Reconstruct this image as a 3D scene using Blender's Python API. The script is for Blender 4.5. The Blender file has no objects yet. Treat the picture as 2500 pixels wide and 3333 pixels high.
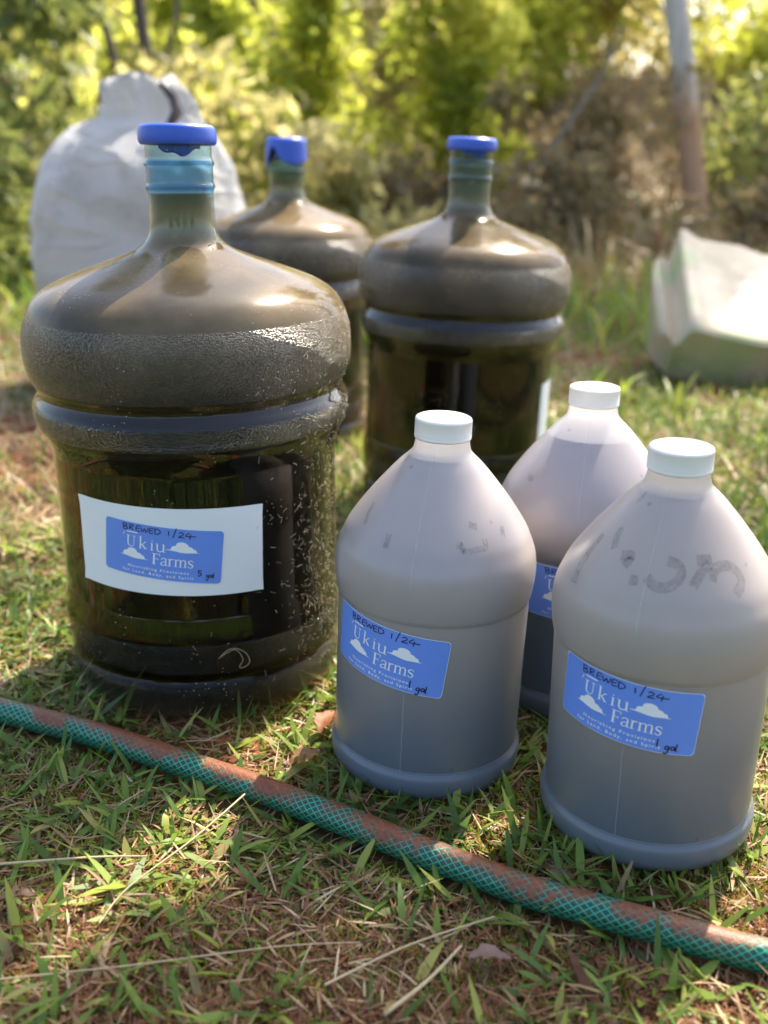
import bpy, math, random
import numpy as np
from mathutils import Matrix, Vector, noise as mnoise
R_ = math.radians
sc = bpy.context.scene
C = sc.collection
random.seed(7)
rng = np.random.default_rng(11)

# ------------------------------------------------------------------ camera, sky, sun, exposure
PITCH, ROLL, EYE = 0.3407, 0.0180, 0.475
fw = Vector((0, math.cos(PITCH), -math.sin(PITCH))); rt = Vector((1, 0, 0)); up = rt.cross(fw)
rt2 = rt*math.cos(ROLL) + up*math.sin(ROLL); up2 = -rt*math.sin(ROLL) + up*math.cos(ROLL)
cam = bpy.data.objects.new('camera', bpy.data.cameras.new('camera')); C.objects.link(cam)
m = Matrix.Identity(4)
for i in range(3):
    m[i][0] = rt2[i]; m[i][1] = up2[i]; m[i][2] = -fw[i]
m[2][3] = EYE
cam.matrix_world = m
cam.data.sensor_fit = 'VERTICAL'; cam.data.sensor_height = 36; cam.data.sensor_width = 27
cam.data.lens = 35.95; cam.data.clip_start = .02; cam.data.clip_end = 500
cam.data.dof.use_dof = True; cam.data.dof.focus_distance = .765; cam.data.dof.aperture_fstop = 4.2
cam.data.dof.aperture_blades = 0
sc.camera = cam

SUN_AZ, SUN_EL = R_(30), R_(52)          # azimuth from +Y towards +X
w = bpy.data.worlds.new("World"); sc.world = w; w.use_nodes = True
nt = w.node_tree; bg = nt.nodes['Background']
sky = nt.nodes.new('ShaderNodeTexSky'); sky.sky_type = 'NISHITA'; sky.sun_disc = False
sky.sun_elevation = SUN_EL; sky.sun_rotation = SUN_AZ; sky.air_density = 1.0; sky.dust_density = 3.0; sky.ozone_density = .5
nt.links.new(sky.outputs[0], bg.inputs[0]); bg.inputs[1].default_value = 0.15
sl = bpy.data.lights.new('sun', 'SUN'); sl.energy = 4.6; sl.angle = R_(.6); sl.color = (1, .89, .72)
so = bpy.data.objects.new('sun', sl); C.objects.link(so)
sdir = Vector((math.sin(SUN_AZ)*math.cos(SUN_EL), math.cos(SUN_AZ)*math.cos(SUN_EL), math.sin(SUN_EL)))
so.rotation_euler = sdir.to_track_quat('Z', 'Y').to_euler(); so.location = (0, 0, 6)
sc.view_settings.view_transform = 'Standard'; sc.view_settings.look = 'None'
sc.view_settings.exposure = 1.5; sc.view_settings.gamma = 1
sc.render.engine = 'CYCLES'
cy = sc.cycles
cy.max_bounces = 14; cy.diffuse_bounces = 4; cy.glossy_bounces = 4; cy.transmission_bounces = 8
cy.transparent_max_bounces = 40; cy.volume_bounces = 1; cy.use_denoising = True
cy.sample_clamp_indirect = 6

# ------------------------------------------------------------------ helpers
def link(o, parent=None, mat=None):
    C.objects.link(o)
    if parent is not None: o.parent = parent
    if mat is not None:
        o.data.materials.append(mat)
    return o

def mesh_np(name, V, F, mat=None, parent=None, smooth=True, attrs=None):
    """V (n,3) array, F (m,k) int array -> one mesh object"""
    V = np.asarray(V, np.float32); F = np.asarray(F, np.int32)
    me = bpy.data.meshes.new(name)
    me.vertices.add(len(V)); me.vertices.foreach_set('co', V.ravel())
    k = F.shape[1]
    me.loops.add(F.size); me.loops.foreach_set('vertex_index', F.ravel())
    me.polygons.add(len(F)); me.polygons.foreach_set('loop_start', np.arange(0, F.size, k, dtype=np.int32))
    me.update(calc_edges=True)
    if smooth: me.polygons.foreach_set('use_smooth', np.ones(len(F), bool))
    for kk, a in (attrs or {}).items():
        at = me.attributes.new(kk, 'FLOAT', 'POINT'); at.data.foreach_set('value', np.asarray(a, np.float32))
    me.validate()
    return link(bpy.data.objects.new(name, me), parent, mat)

def mesh_py(name, V, F, mat=None, parent=None, smooth=True):
    me = bpy.data.meshes.new(name); me.from_pydata([tuple(v) for v in V], [], F); me.update()
    for p in me.polygons: p.use_smooth = smooth
    return link(bpy.data.objects.new(name, me), parent, mat)

def empty(name, loc=(0, 0, 0)):
    o = bpy.data.objects.new(name, None); C.objects.link(o); o.location = loc; o.empty_display_size = .05
    return o

def tag(o, label=None, cat=None, group=None, kind=None):
    if label: o['label'] = label
    if cat: o['category'] = cat
    if group: o['group'] = group
    if kind: o['kind'] = kind
    return o

def lathe(name, prof, mat=None, parent=None, seg=160, rad=None, angs=None):
    """prof: list of (r,z) bottom to top"""
    if angs is None: angs = np.linspace(0, 2*np.pi, seg, endpoint=False)
    n = len(angs); V = []; F = []
    for (r, z) in prof:
        for a in angs:
            rr, zz = (r, z) if rad is None else rad(r, z, a)
            V.append((rr*math.sin(a), -rr*math.cos(a), zz))
    for i in range(len(prof)-1):
        for j in range(n):
            k = (j+1) % n
            F.append((i*n+j, i*n+k, (i+1)*n+k, (i+1)*n+j))
    return mesh_np(name, V, F, mat, parent)

def smooth_prof(P, n=10, ):
    """Catmull-Rom through (r,z)"""
    P = np.array(P, float); out = []
    Q = np.vstack([P[0], P, P[-1]])
    for i in range(1, len(Q)-2):
        p0, p1, p2, p3 = Q[i-1:i+3]
        for t in np.linspace(0, 1, n, endpoint=False):
            out.append(.5*((2*p1)+(-p0+p2)*t+(2*p0-5*p1+4*p2-p3)*t*t+(-p0+3*p1-3*p2+p3)*t**3))
    out.append(P[-1]); out = np.array(out); out[:, 0] = np.maximum(out[:, 0], 1e-5)
    return [tuple(q) for q in out]

def tube(name, pts, rads, mat=None, parent=None, seg=10, uv=False):
    pts = [Vector(p) for p in pts]; V = []; F = []; hu = []; hv = []
    n = len(pts); L = 0
    for i, p in enumerate(pts):
        t = (pts[min(i+1, n-1)]-pts[max(i-1, 0)]).normalized()
        a = Vector((0, 0, 1)) if abs(t.z) < .9 else Vector((0, 1, 0))
        s = t.cross(a).normalized(); u = s.cross(t).normalized()
        if i: L += (p-pts[i-1]).length
        r = rads[i] if hasattr(rads, '__len__') else rads
        for j in range(seg):
            g = 2*math.pi*j/seg
            V.append(p + s*math.cos(g)*r + u*math.sin(g)*r); hu.append(L); hv.append(j/seg)
    for i in range(n-1):
        for j in range(seg):
            k = (j+1) % seg
            F.append((i*seg+j, i*seg+k, (i+1)*seg+k, (i+1)*seg+j))
    return mesh_np(name, [tuple(v) for v in V], F, mat, parent, attrs=dict(hu=hu, hv=hv) if uv else None)

# ------------------------------------------------------------------ materials
def mat_new(name):
    m = bpy.data.materials.new(name); m.use_nodes = True
    n = m.node_tree; n.nodes.clear()
    out = n.nodes.new('ShaderNodeOutputMaterial')
    return m, n, out
class G:
    """tiny node builder"""
    def __init__(s, nt): s.nt = nt
    def n(s, typ, ins=None, **kw):
        nd = s.nt.nodes.new(typ)
        for k, v in kw.items(): setattr(nd, k, v)
        for k, v in (ins or {}).items():
            if isinstance(v, bpy.types.NodeSocket): s.nt.links.new(v, nd.inputs[k])
            else: nd.inputs[k].default_value = v
        return nd
    def math(s, op, a, b=0.0, c=None, clamp=False):
        d = {0: a, 1: b}
        if c is not None: d[2] = c
        return s.n('ShaderNodeMath', d, operation=op, use_clamp=clamp).outputs[0]
    def ramp(s, fac, stops, interp='LINEAR'):
        nd = s.nt.nodes.new('ShaderNodeValToRGB'); s.nt.links.new(fac, nd.inputs[0]); cr = nd.color_ramp
        cr.interpolation = interp
        while len(cr.elements) < len(stops): cr.elements.new(.5)
        for e, (p, c) in zip(cr.elements, stops):
            e.position = p; e.color = (*c, 1) if len(c) == 3 else c
        return nd.outputs[0]
    def noise(s, vec, scale, detail=4, rough=.5, dist=0):
        return s.n('ShaderNodeTexNoise', {'Vector': vec, 'Scale': scale, 'Detail': detail, 'Roughness': rough, 'Distortion': dist}).outputs[0]
    def mix(s, f, a, b): return s.n('ShaderNodeMixShader', {0: f, 1: a, 2: b}).outputs[0]
    def mixc(s, f, a, b, mode='MIX'):
        nd = s.nt.nodes.new('ShaderNodeMix'); nd.data_type = 'RGBA'; nd.blend_type = mode
        for i, v in ((0, f), (6, a), (7, b)):
            if isinstance(v, bpy.types.NodeSocket): s.nt.links.new(v, nd.inputs[i])
            else: nd.inputs[i].default_value = (*v, 1) if hasattr(v, '__len__') and len(v) == 3 else v
        return nd.outputs[2]
    def band(s, z, a, b, e):
        """1 between a and b with soft edge e"""
        lo = s.n('ShaderNodeMapRange', {0: z, 1: a-e, 2: a+e, 3: 0., 4: 1.}).outputs[0]
        hi = s.n('ShaderNodeMapRange', {0: z, 1: b-e, 2: b+e, 3: 1., 4: 0.}).outputs[0]
        return s.math('MULTIPLY', lo, hi)

def plain(name, col, rough=.5, spec=.5, noise_amt=.12, nscale=40, bump=0, bscale=200, trans=0, coat=0):
    m, nt, out = mat_new(name); g = G(nt)
    tc = g.n('ShaderNodeTexCoord').outputs['Object']
    nz = g.noise(tc, nscale, 5)
    c = g.mixc(nz, tuple(x*(1-noise_amt) for x in col), tuple(min(1, x*(1+noise_amt)) for x in col))
    p = g.n('ShaderNodeBsdfPrincipled', {'Base Color': c, 'Roughness': rough, 'Specular IOR Level': spec, 'Coat Weight': coat})
    if bump:
        b = g.n('ShaderNodeBump', {'Height': g.noise(tc, bscale, 3), 'Strength': bump, 'Distance': .001}); nt.links.new(b.outputs[0], p.inputs['Normal'])
    sh = p.outputs[0]
    if trans:
        t = g.n('ShaderNodeBsdfTranslucent', {'Color': c}).outputs[0]; sh = g.mix(trans, sh, t)
    nt.links.new(sh, out.inputs[0])
    return m

def leaf_mat(name, stops, rough=.45, trans=.45, spec=.35, boost=1.5, patch=0):
    m, nt, out = mat_new(name); g = G(nt)
    at = g.n('ShaderNodeAttribute', attribute_name='tint').outputs['Fac']
    tc = g.n('ShaderNodeTexCoord').outputs['Object']
    if patch:
        nz = g.noise(tc, patch, 3); at = g.math('ADD', at, g.math('MULTIPLY', g.math('SUBTRACT', nz, .5), .5), clamp=True)
    # blemishes within a blade
    nz2 = g.noise(tc, 180, 2)
    at2 = g.math('ADD', at, g.math('MULTIPLY', g.math('SUBTRACT', nz2, .5), .14), clamp=True)
    c = g.ramp(at2, stops)
    p = g.n('ShaderNodeBsdfPrincipled', {'Base Color': c, 'Roughness': rough, 'Specular IOR Level': spec})
    hs = g.n('ShaderNodeHueSaturation', {'Color': c, 'Saturation': 1.02, 'Value': boost, 'Hue': .49})
    t = g.n('ShaderNodeBsdfTranslucent', {'Color': hs.outputs[0]})
    nt.links.new(g.mix(trans, p.outputs[0], t.outputs[0]), out.inputs[0])
    return m

GRASS = leaf_mat('grass_blades', [(0, (.05, .10, .02)), (.25, (.10, .18, .03)), (.5, (.21, .29, .04)), (.66, (.34, .36, .07)), (.76, (.34, .27, .12)), (.88, (.24, .13, .06)), (1, (.13, .05, .022))], trans=.38)
STRAW = leaf_mat('dry_straw', [(0, (.50, .40, .24)), (.35, (.38, .27, .14)), (.6, (.27, .15, .07)), (.85, (.19, .075, .035)), (1, (.17, .055, .02))], trans=.2, boost=1.1)
MOSS = leaf_mat('moss_tufts', [(0, (.11, .15, .012)), (.5, (.24, .28, .02)), (1, (.38, .38, .05))], trans=.3, rough=.7)
BUSH_LIME = leaf_mat('lime_leaves', [(0, (.22, .27, .05)), (.5, (.40, .45, .08)), (1, (.58, .56, .15))], trans=.74, boost=1.4, patch=3)
BUSH_OLIVE = leaf_mat('olive_leaves', [(0, (.26, .25, .10)), (.5, (.42, .40, .17)), (1, (.60, .54, .28))], trans=.72, boost=1.35, patch=3)
BUSH_DARK = leaf_mat('dark_leaves', [(0, (.08, .10, .03)), (.5, (.18, .22, .06)), (1, (.38, .38, .12))], trans=.5, boost=1.5, patch=3)
BUSH_BROWN = leaf_mat('withered_leaves', [(0, (.14, .11, .06)), (.5, (.24, .19, .10)), (1, (.34, .30, .13))], trans=.45, boost=1.3, patch=4)

def bark_mat(name, c1, c2, c3=None, zsplit=0):
    m, nt, out = mat_new(name); g = G(nt)
    tc = g.n('ShaderNodeTexCoord').outputs['Object']
    mp = g.n('ShaderNodeMapping', {'Vector': tc, 'Scale': (14, 14, 3)}).outputs[0]
    nz = g.noise(mp, 1.6, 6, .6)
    c = g.mixc(g.ramp(nz, [(.35, (0, 0, 0)), (.65, (1, 1, 1))]), c1, c2)
    if c3:
        z = g.n('ShaderNodeSeparateXYZ', {0: tc}).outputs[2]
        zz = g.math('ADD', z, g.math('MULTIPLY', nz, .25))
        f = g.n('ShaderNodeMapRange', {0: zz, 1: zsplit+.02, 2: zsplit+.2, 3: 1., 4: 0.}).outputs[0]
        c = g.mixc(f, c, c3)
    p = g.n('ShaderNodeBsdfPrincipled', {'Base Color': c, 'Roughness': .85})
    b = g.n('ShaderNodeBump', {'Height': nz, 'Strength': .5, 'Distance': .01}); nt.links.new(b.outputs[0], p.inputs['Normal'])
    nt.links.new(p.outputs[0], out.inputs[0]); return m
BARK_GREY = bark_mat('grey_bark', (.40, .37, .33), (.60, .56, .50), (.45, .27, .16), .6)
BARK_DARK = bark_mat('dark_bark', (.07, .05, .04), (.14, .11, .08))
TWIG = plain('dry_twigs', (.20, .15, .10), .8, noise_amt=.4)

# soil -------------------------------------------------------------
m, nt, out = mat_new('soil'); g = G(nt)
tc = g.n('ShaderNodeTexCoord').outputs['Object']
n1 = g.noise(tc, 3.0, 6, .6); n2 = g.noise(tc, 60, 8, .65)
c = g.ramp(n2, [(.25, (.04, .016, .007)), (.5, (.15, .055, .02)), (.75, (.30, .13, .05))])
c2 = g.ramp(n2, [(.3, (.03, .035, .012)), (.7, (.10, .11, .035))])
c = g.mixc(g.ramp(n1, [(.42, (0, 0, 0)), (.6, (1, 1, 1))]), c, c2)
yy = g.n('ShaderNodeSeparateXYZ', {0: tc}).outputs[1]
far = g.n('ShaderNodeMapRange', {0: yy, 1: 3.2, 2: 4.5, 3: 0., 4: 1.}).outputs[0]
c = g.mixc(far, c, g.ramp(g.noise(tc, 9, 6), [(.3, (.10, .08, .045)), (.7, (.22, .18, .10))]))
back = g.n('ShaderNodeMapRange', {0: yy, 1: .28, 2: .4, 3: 1., 4: 0.}).outputs[0]
c = g.mixc(back, c, g.ramp(g.noise(tc, 6, 6), [(.3, (.018, .028, .009)), (.7, (.05, .058, .022))]))  # ground behind the viewer darkened to stand in for shade mirrored in the bottles
p = g.n('ShaderNodeBsdfPrincipled', {'Base Color': c, 'Roughness': .9, 'Specular IOR Level': .2})
b = g.n('ShaderNodeBump', {'Height': n2, 'Strength': .9, 'Distance': .006}); nt.links.new(b.outputs[0], p.inputs['Normal'])
nt.links.new(p.outputs[0], out.inputs[0]); SOIL = m

# water-cooler bottle shell: thin tinted plastic, pebbled bands, sunlit brew painted brown above ----
def shell_mat(name, brew_glow=.82, glow_lo=.262, neckf=.0):
    m, nt, out = mat_new(name); g = G(nt)
    tc = g.n('ShaderNodeTexCoord').outputs['Object']
    z = g.n('ShaderNodeSeparateXYZ', {0: tc}).outputs[2]
    peb = g.math('ADD', g.math('ADD', g.band(z, .284, .3395, .0008), g.band(z, .247, .2645, .001)), g.math('ADD', g.band(z, .047, .074, .001), g.band(z, -.01, .034, .001)), clamp=True)
    mp = g.n('ShaderNodeMapping', {'Vector': tc, 'Scale': (1, 1, 1.9)}).outputs[0]
    h = g.n('ShaderNodeTexNoise', {'Vector': mp, 'Scale': 460., 'Detail': 1.0, 'Distortion': .8}).outputs[0]
    hb = g.ramp(h, [(.42, (0, 0, 0)), (.6, (1, 1, 1))])
    fine = g.noise(tc, 60, 3)
    hh = g.math('ADD', g.math('MULTIPLY', hb, peb), g.math('MULTIPLY', fine, .12))
    b = g.n('ShaderNodeBump', {'Height': hh, 'Strength': .9, 'Distance': .0009}).outputs[0]
    bf = g.n('ShaderNodeNewGeometry').outputs['Backfacing']
    ior = g.n('ShaderNodeMapRange', {0: bf, 1: 0., 2: 1., 3: 1.5, 4: 1/1.5}).outputs[0]
    fr = g.n('ShaderNodeFresnel', {'IOR': ior, 'Normal': b}).outputs[0]
    lowz = g.n('ShaderNodeMapRange', {0: z, 1: .07, 2: .1, 3: .5, 4: 1.05}).outputs[0]
    fr = g.math('MULTIPLY', fr, lowz, clamp=True)
    fr = g.math('MULTIPLY', fr, g.math('SUBTRACT', 1., g.math('MULTIPLY', g.band(z, .29, .40, .01), .38)))
    zt = g.n('ShaderNodeMapRange', {0: z, 1: .42, 2: .44, 3: 0., 4: 1.}).outputs[0]
    tint = g.mixc(zt, (.93, .93, .88), (.44, .68, .80))
    glue = g.band(z, .4625, .49, .001)
    tint = g.mixc(glue, tint, (.58, .74, .76))
    bead = g.math('MAXIMUM', g.band(z, .4585, .4620, .0006), g.band(z, .4385, .4425, .0006))
    tint = g.mixc(bead, tint, (.22, .48, .66))
    tr = g.n('ShaderNodeBsdfTransparent', {'Color': tint}).outputs[0]
    dome = g.math('MULTIPLY', g.band(z, .3, .388, .004), g.n('ShaderNodeMapRange', {0: g.noise(tc, 12, 6, .65), 1: .35, 2: .7, 3: .04, 4: .2}).outputs[0])
    rg = g.math('ADD', g.math('ADD', g.math('MULTIPLY', peb, .1), .035), dome)
    gl = g.n('ShaderNodeBsdfGlossy', {'Color': (1, 1, 1, 1), 'Roughness': rg, 'Normal': b}).outputs[0]
    # brown colour imitating sunlit turbid brew in the shoulder and bulge
    fz = g.n('ShaderNodeMapRange', {0: z, 1: glow_lo, 2: .335, 3: 0., 4: 1.}).outputs[0]
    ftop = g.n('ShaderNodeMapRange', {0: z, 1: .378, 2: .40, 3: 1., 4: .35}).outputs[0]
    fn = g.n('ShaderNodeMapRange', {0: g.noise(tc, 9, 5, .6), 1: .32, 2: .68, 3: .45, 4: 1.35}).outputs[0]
    ff = g.math('MULTIPLY', g.math('MULTIPLY', g.math('MULTIPLY', fz, ftop), fn), brew_glow)
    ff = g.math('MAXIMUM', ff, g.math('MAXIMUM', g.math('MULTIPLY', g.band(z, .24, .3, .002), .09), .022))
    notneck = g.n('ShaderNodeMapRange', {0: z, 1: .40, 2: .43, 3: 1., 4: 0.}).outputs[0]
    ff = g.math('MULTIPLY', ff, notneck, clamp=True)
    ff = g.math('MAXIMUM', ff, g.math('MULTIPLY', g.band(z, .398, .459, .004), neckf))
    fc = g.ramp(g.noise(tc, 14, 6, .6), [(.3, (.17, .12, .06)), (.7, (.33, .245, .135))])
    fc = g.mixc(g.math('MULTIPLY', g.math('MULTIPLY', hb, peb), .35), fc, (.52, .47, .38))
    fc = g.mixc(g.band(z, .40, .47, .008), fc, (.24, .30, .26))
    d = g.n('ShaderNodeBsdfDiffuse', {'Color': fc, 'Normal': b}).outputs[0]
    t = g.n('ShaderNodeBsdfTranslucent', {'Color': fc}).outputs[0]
    glow_dust_sh = g.mix(.42, d, t)
    # dust specks
    dv = g.n('ShaderNodeTexVoronoi', {'Vector': tc, 'Scale': 260.}).outputs['Distance']
    dm = g.math('MULTIPLY', g.math('LESS_THAN', dv, .13), g.math('GREATER_THAN', g.noise(tc, 23, 3), .56))
    ox = g.n('ShaderNodeSeparateXYZ', {0: tc}).outputs[0]
    side = g.n('ShaderNodeMapRange', {0: ox, 1: .075, 2: .13, 3: 0., 4: 1.}).outputs[0]
    dn = g.n('ShaderNodeMapRange', {0: g.noise(tc, 130, 6, .75), 1: .42, 2: .66, 3: .05, 4: .5}).outputs[0]
    ff = g.math('MAXIMUM', ff, g.math('MULTIPLY', g.math('MULTIPLY', side, dn), g.band(z, -.1, .3, .02)))
    base = g.mix(ff, tr, glow_dust_sh)
    base = g.mix(g.math('MULTIPLY', dm, .55), base, g.n('ShaderNodeBsdfDiffuse', {'Color': (.6, .55, .42, 1)}).outputs[0])
    nt.links.new(g.mix(fr, base, gl), out.inputs[0])
    return m
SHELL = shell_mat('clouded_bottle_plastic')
SHELL_B = shell_mat('bottle_plastic_with_brown_brew_glow', .95, .262, .2)
SHELL_C = shell_mat('bottle_plastic_with_glow_and_grey_neck', .60, .262, .30)

def brew_mat(name, absorb=(.61, .59, .42), dens=68, scat=.1):
    m, nt, out = mat_new(name); g = G(nt)
    tr = g.n('ShaderNodeBsdfTransparent').outputs[0]
    nt.links.new(tr, out.inputs[0])
    a = g.n('ShaderNodeVolumeAbsorption', {'Color': (*absorb, 1), 'Density': dens}).outputs[0]
    s = g.n('ShaderNodeVolumeScatter', {'Color': (.75, .6, .38, 1), 'Density': scat, 'Anisotropy': .3}).outputs[0]
    ad = g.n('ShaderNodeAddShader', {0: a, 1: s}).outputs[0]
    nt.links.new(ad, out.inputs['Volume'])
    return m
BREW = brew_mat('dark_brown_brew')

# milky jug plastic ------------------------------------------------------
def jug_mat(name, col, level, warm=(0, 0, 0)):
    m, nt, out = mat_new(name); g = G(nt)
    tc = g.n('ShaderNodeTexCoord').outputs['Object']
    nz = g.noise(tc, 18, 5, .6)
    c = g.mixc(nz, tuple(x*.95 for x in col), tuple(min(1, x*1.05) for x in col))
    spots = g.n('ShaderNodeTexVoronoi', {'Vector': tc, 'Scale': 55.}).outputs['Distance']
    sm = g.math('MULTIPLY', g.n('ShaderNodeMapRange', {0: spots, 1: .05, 2: .13, 3: 1., 4: 0.}).outputs[0], g.math('GREATER_THAN', g.noise(tc, 31, 2), .62))
    c = g.mixc(g.math('MULTIPLY', sm, .3), c, (.25, .22, .2))
    b = g.n('ShaderNodeBump', {'Height': g.math('ADD', g.noise(tc, 500, 3), g.math('MULTIPLY', g.noise(tc, 35, 3), 2.)), 'Strength': .12, 'Distance': .0006}).outputs[0]
    p = g.n('ShaderNodeBsdfPrincipled', {'Base Color': c, 'Roughness': .42, 'Specular IOR Level': .45, 'Normal': b}).outputs[0]
    t = g.n('ShaderNodeBsdfTranslucent', {'Color': c}).outputs[0]
    bf = g.n('ShaderNodeNewGeometry').outputs['Backfacing']
    ior = g.n('ShaderNodeMapRange', {0: bf, 1: 0., 2: 1., 3: 1.5, 4: 1/1.5}).outputs[0]
    fr = g.n('ShaderNodeFresnel', {'IOR': ior, 'Normal': b}).outputs[0]
    gl = g.n('ShaderNodeBsdfGlossy', {'Color': (1, 1, 1, 1), 'Roughness': .3, 'Normal': b}).outputs[0]
    cb = g.mixc(1., c, (.62, .80, 1.), 'MULTIPLY')
    p = g.n('ShaderNodeBsdfDiffuse', {'Color': cb, 'Normal': b}).outputs[0]
    nt.links.new(g.mix(fr, g.mix(.87, p, t), gl), out.inputs[0])
    return m
JUG_COOL = jug_mat('milky_plastic_cool', (.88, .87, .88), .26)
JUG_WARM = jug_mat('milky_plastic_warm', (.90, .87, .84), .26)

def tea_mat(name, lo, hi, z0, z1):
    """opaque murky tea against the milky wall: light falloff painted in, darker low down"""
    m, nt, out = mat_new(name); g = G(nt)
    tc = g.n('ShaderNodeTexCoord').outputs['Object']
    z = g.n('ShaderNodeSeparateXYZ', {0: tc}).outputs[2]
    f = g.n('ShaderNodeMapRange', {0: z, 1: z0, 2: z1, 3: 0., 4: 1.}, interpolation_type='SMOOTHSTEP').outputs[0]
    c = g.mixc(f, lo, hi)  # paints the backlit upper part pale and the dimmer foot dark
    p = g.n('ShaderNodeBsdfPrincipled', {'Base Color': c, 'Roughness': .5, 'Subsurface Weight': 1., 'Subsurface Radius': (1., .75, .45), 'Subsurface Scale': .015}).outputs[0]
    nt.links.new(p, out.inputs[0]); return m
TEA = tea_mat('murky_tea', (.035, .04, .05), (.50, .39, .31), .02, .18)
TEA_SHADED = tea_mat('shaded_tea', (.004, .006, .010), (.44, .35, .30), .138, .175)  # shade on the rear jug's lower wall put into the colour

CAP_WHITE = plain('white_cap_plastic', (.88, .85, .79), .4, noise_amt=.03, nscale=25, bump=.05, trans=.12)
CAP_BLUE = plain('blue_cap_plastic', (.035, .10, .52), .35, noise_amt=.08, nscale=90, bump=.08)
PAPER = plain('white_paper', (.84, .86, .88), .38, noise_amt=.02, nscale=20)
BLUE = plain('blue_sticker', (.15, .29, .80), .4, noise_amt=.05, nscale=70)
INKW = plain('white_print', (.88, .88, .9), .45, noise_amt=.01)
INKK = plain('marker_ink', (.012, .013, .05), .4, noise_amt=.1)

m, nt, out = mat_new('rubbed_marker'); g = G(nt)
tc = g.n('ShaderNodeTexCoord').outputs['Object']
f = g.n('ShaderNodeMapRange', {0: g.noise(tc, 260, 8, .8), 1: .34, 2: .70, 3: .0, 4: .36}).outputs[0]
nt.links.new(g.mix(f, g.n('ShaderNodeBsdfTransparent').outputs[0], g.n('ShaderNodeBsdfDiffuse', {'Color': (.12, .11, .12, 1)}).outputs[0]), out.inputs[0]); SMUDGE = m
m, nt, out = mat_new('mould_seam'); g = G(nt)
nt.links.new(g.mix(.16, g.n('ShaderNodeBsdfTransparent').outputs[0], g.n('ShaderNodeBsdfDiffuse', {'Color': (.8, .8, .84, 1)}).outputs[0]), out.inputs[0]); SEAM = m

# ------------------------------------------------------------------ terrain
def sstep(a, b, x): 
    t = np.clip((x-a)/(b-a), 0, 1); return t*t*(3-2*t)
def gz(x, y):
    x = np.asarray(x, float); y = np.asarray(y, float)
    z = .004*np.sin(7*x+1.3)*np.sin(6*y) * sstep(1.2, 2, y) + .02*np.sin(2.1*x+.5)*np.sin(1.7*y)*sstep(2, 3.5, y)
    z = z + sstep(3.9, 6.6, y - .25*x)*(.10+.80*sstep(-.2, 1.3, x))
    z = z + np.clip(y-6.5, 0, 60)*.06
    return z - .003
xs = np.unique(np.concatenate([np.linspace(-60, -3, 20), np.linspace(-3, 4, 110), np.linspace(4, 60, 20)]))
ys = np.unique(np.concatenate([np.linspace(-25, 0, 12), np.linspace(0, 9, 140), np.linspace(9, 120, 30)]))
X, Y = np.meshgrid(xs, ys); V = np.stack([X, Y, gz(X, Y)], -1).reshape(-1, 3)
nx = len(xs); I = (np.arange(len(ys)-1)[:, None]*nx+np.arange(nx-1)[None]).ravel()
tag(mesh_np('ground', V, np.stack([I, I+1, I+nx+1, I+nx], 1), SOIL), kind='structure')

# ------------------------------------------------------------------ lettering tools
SER = {
 'U': (.72, [([(.12, 1), (.12, .32), (.18, .1), (.34, .0), (.5, .06), (.58, .3), (.58, 1)], [.11, .11, .09, .06, .05, .05, .05]), ([(-.02, .985), (.28, .985)], .035), ([(.46, .985), (.72, .985)], .035)]),
 'k': (.62, [([(.12, 1.08), (.12, 0)], .1), ([(.0, 1.07), (.14, 1.07)], .035), ([(.0, .015), (.26, .015)], .035), ([(.14, .26), (.5, .62)], .045), ([(.26, .36), (.54, .02)], .1), ([(.4, .63), (.6, .63)], .035), ([(.42, .015), (.66, .015)], .035)]),
 'i': (.28, [([(.13, .66), (.13, 0)], .1), ([(.02, .65), (.16, .65)], .035), ([(.0, .015), (.27, .015)], .035), ([(.1, .86), (.17, .86)], .1)]),
 'u': (.62, [([(.1, .66), (.1, .2), (.2, .03), (.34, .03), (.46, .16)], [.1, .1, .07, .06, .05]), ([(.48, .66), (.48, 0)], .1), ([(-.02, .65), (.12, .65)], .035), ([(.38, .65), (.5, .65)], .035), ([(.48, .015), (.6, .015)], .035)]),
 'F': (.6, [([(.13, 1), (.13, 0)], .12), ([(.0, .98), (.56, .98)], .04), ([(.55, 1), (.56, .78)], .04), ([(.13, .52), (.42, .52)], .04), ([(.42, .6), (.42, .42)], .035), ([(.0, .015), (.3, .015)], .035)]),
 'a': (.52, [([(.06, .52), (.14, .64), (.28, .66), (.38, .56), (.38, .08), (.44, .01), (.52, .05)], [.07, .06, .06, .09, .1, .05, .04]), ([(.37, .38), (.16, .3), (.05, .17), (.1, .03), (.24, .02), (.37, .14)], [.05, .06, .09, .08, .05, .04])]),
 'r': (.42, [([(.12, .66), (.12, 0)], .1), ([(-.01, .65), (.13, .65)], .035), ([(.0, .015), (.27, .015)], .035), ([(.13, .48), (.24, .64), (.38, .62)], [.05, .07, .09])]),
 'm': (.9, [([(.12, .66), (.12, 0)], .1), ([(-.01, .65), (.13, .65)], .035), ([(.0, .015), (.24, .015)], .035), ([(.13, .5), (.26, .65), (.4, .62), (.45, .48), (.45, 0)], [.05, .06, .08, .1, .1]), ([(.34, .015), (.56, .015)], .035), ([(.46, .5), (.6, .65), (.74, .62), (.78, .48), (.78, 0)], [.05, .06, .08, .1, .1]), ([(.67, .015), (.9, .015)], .035)]),
 's': (.42, [([(.38, .5), (.36, .61), (.2, .66), (.07, .56), (.1, .42), (.3, .29), (.37, .17), (.28, .02), (.12, .02), (.04, .16)], [.04, .05, .06, .08, .1, .1, .08, .06, .05, .04])]),
}
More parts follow.
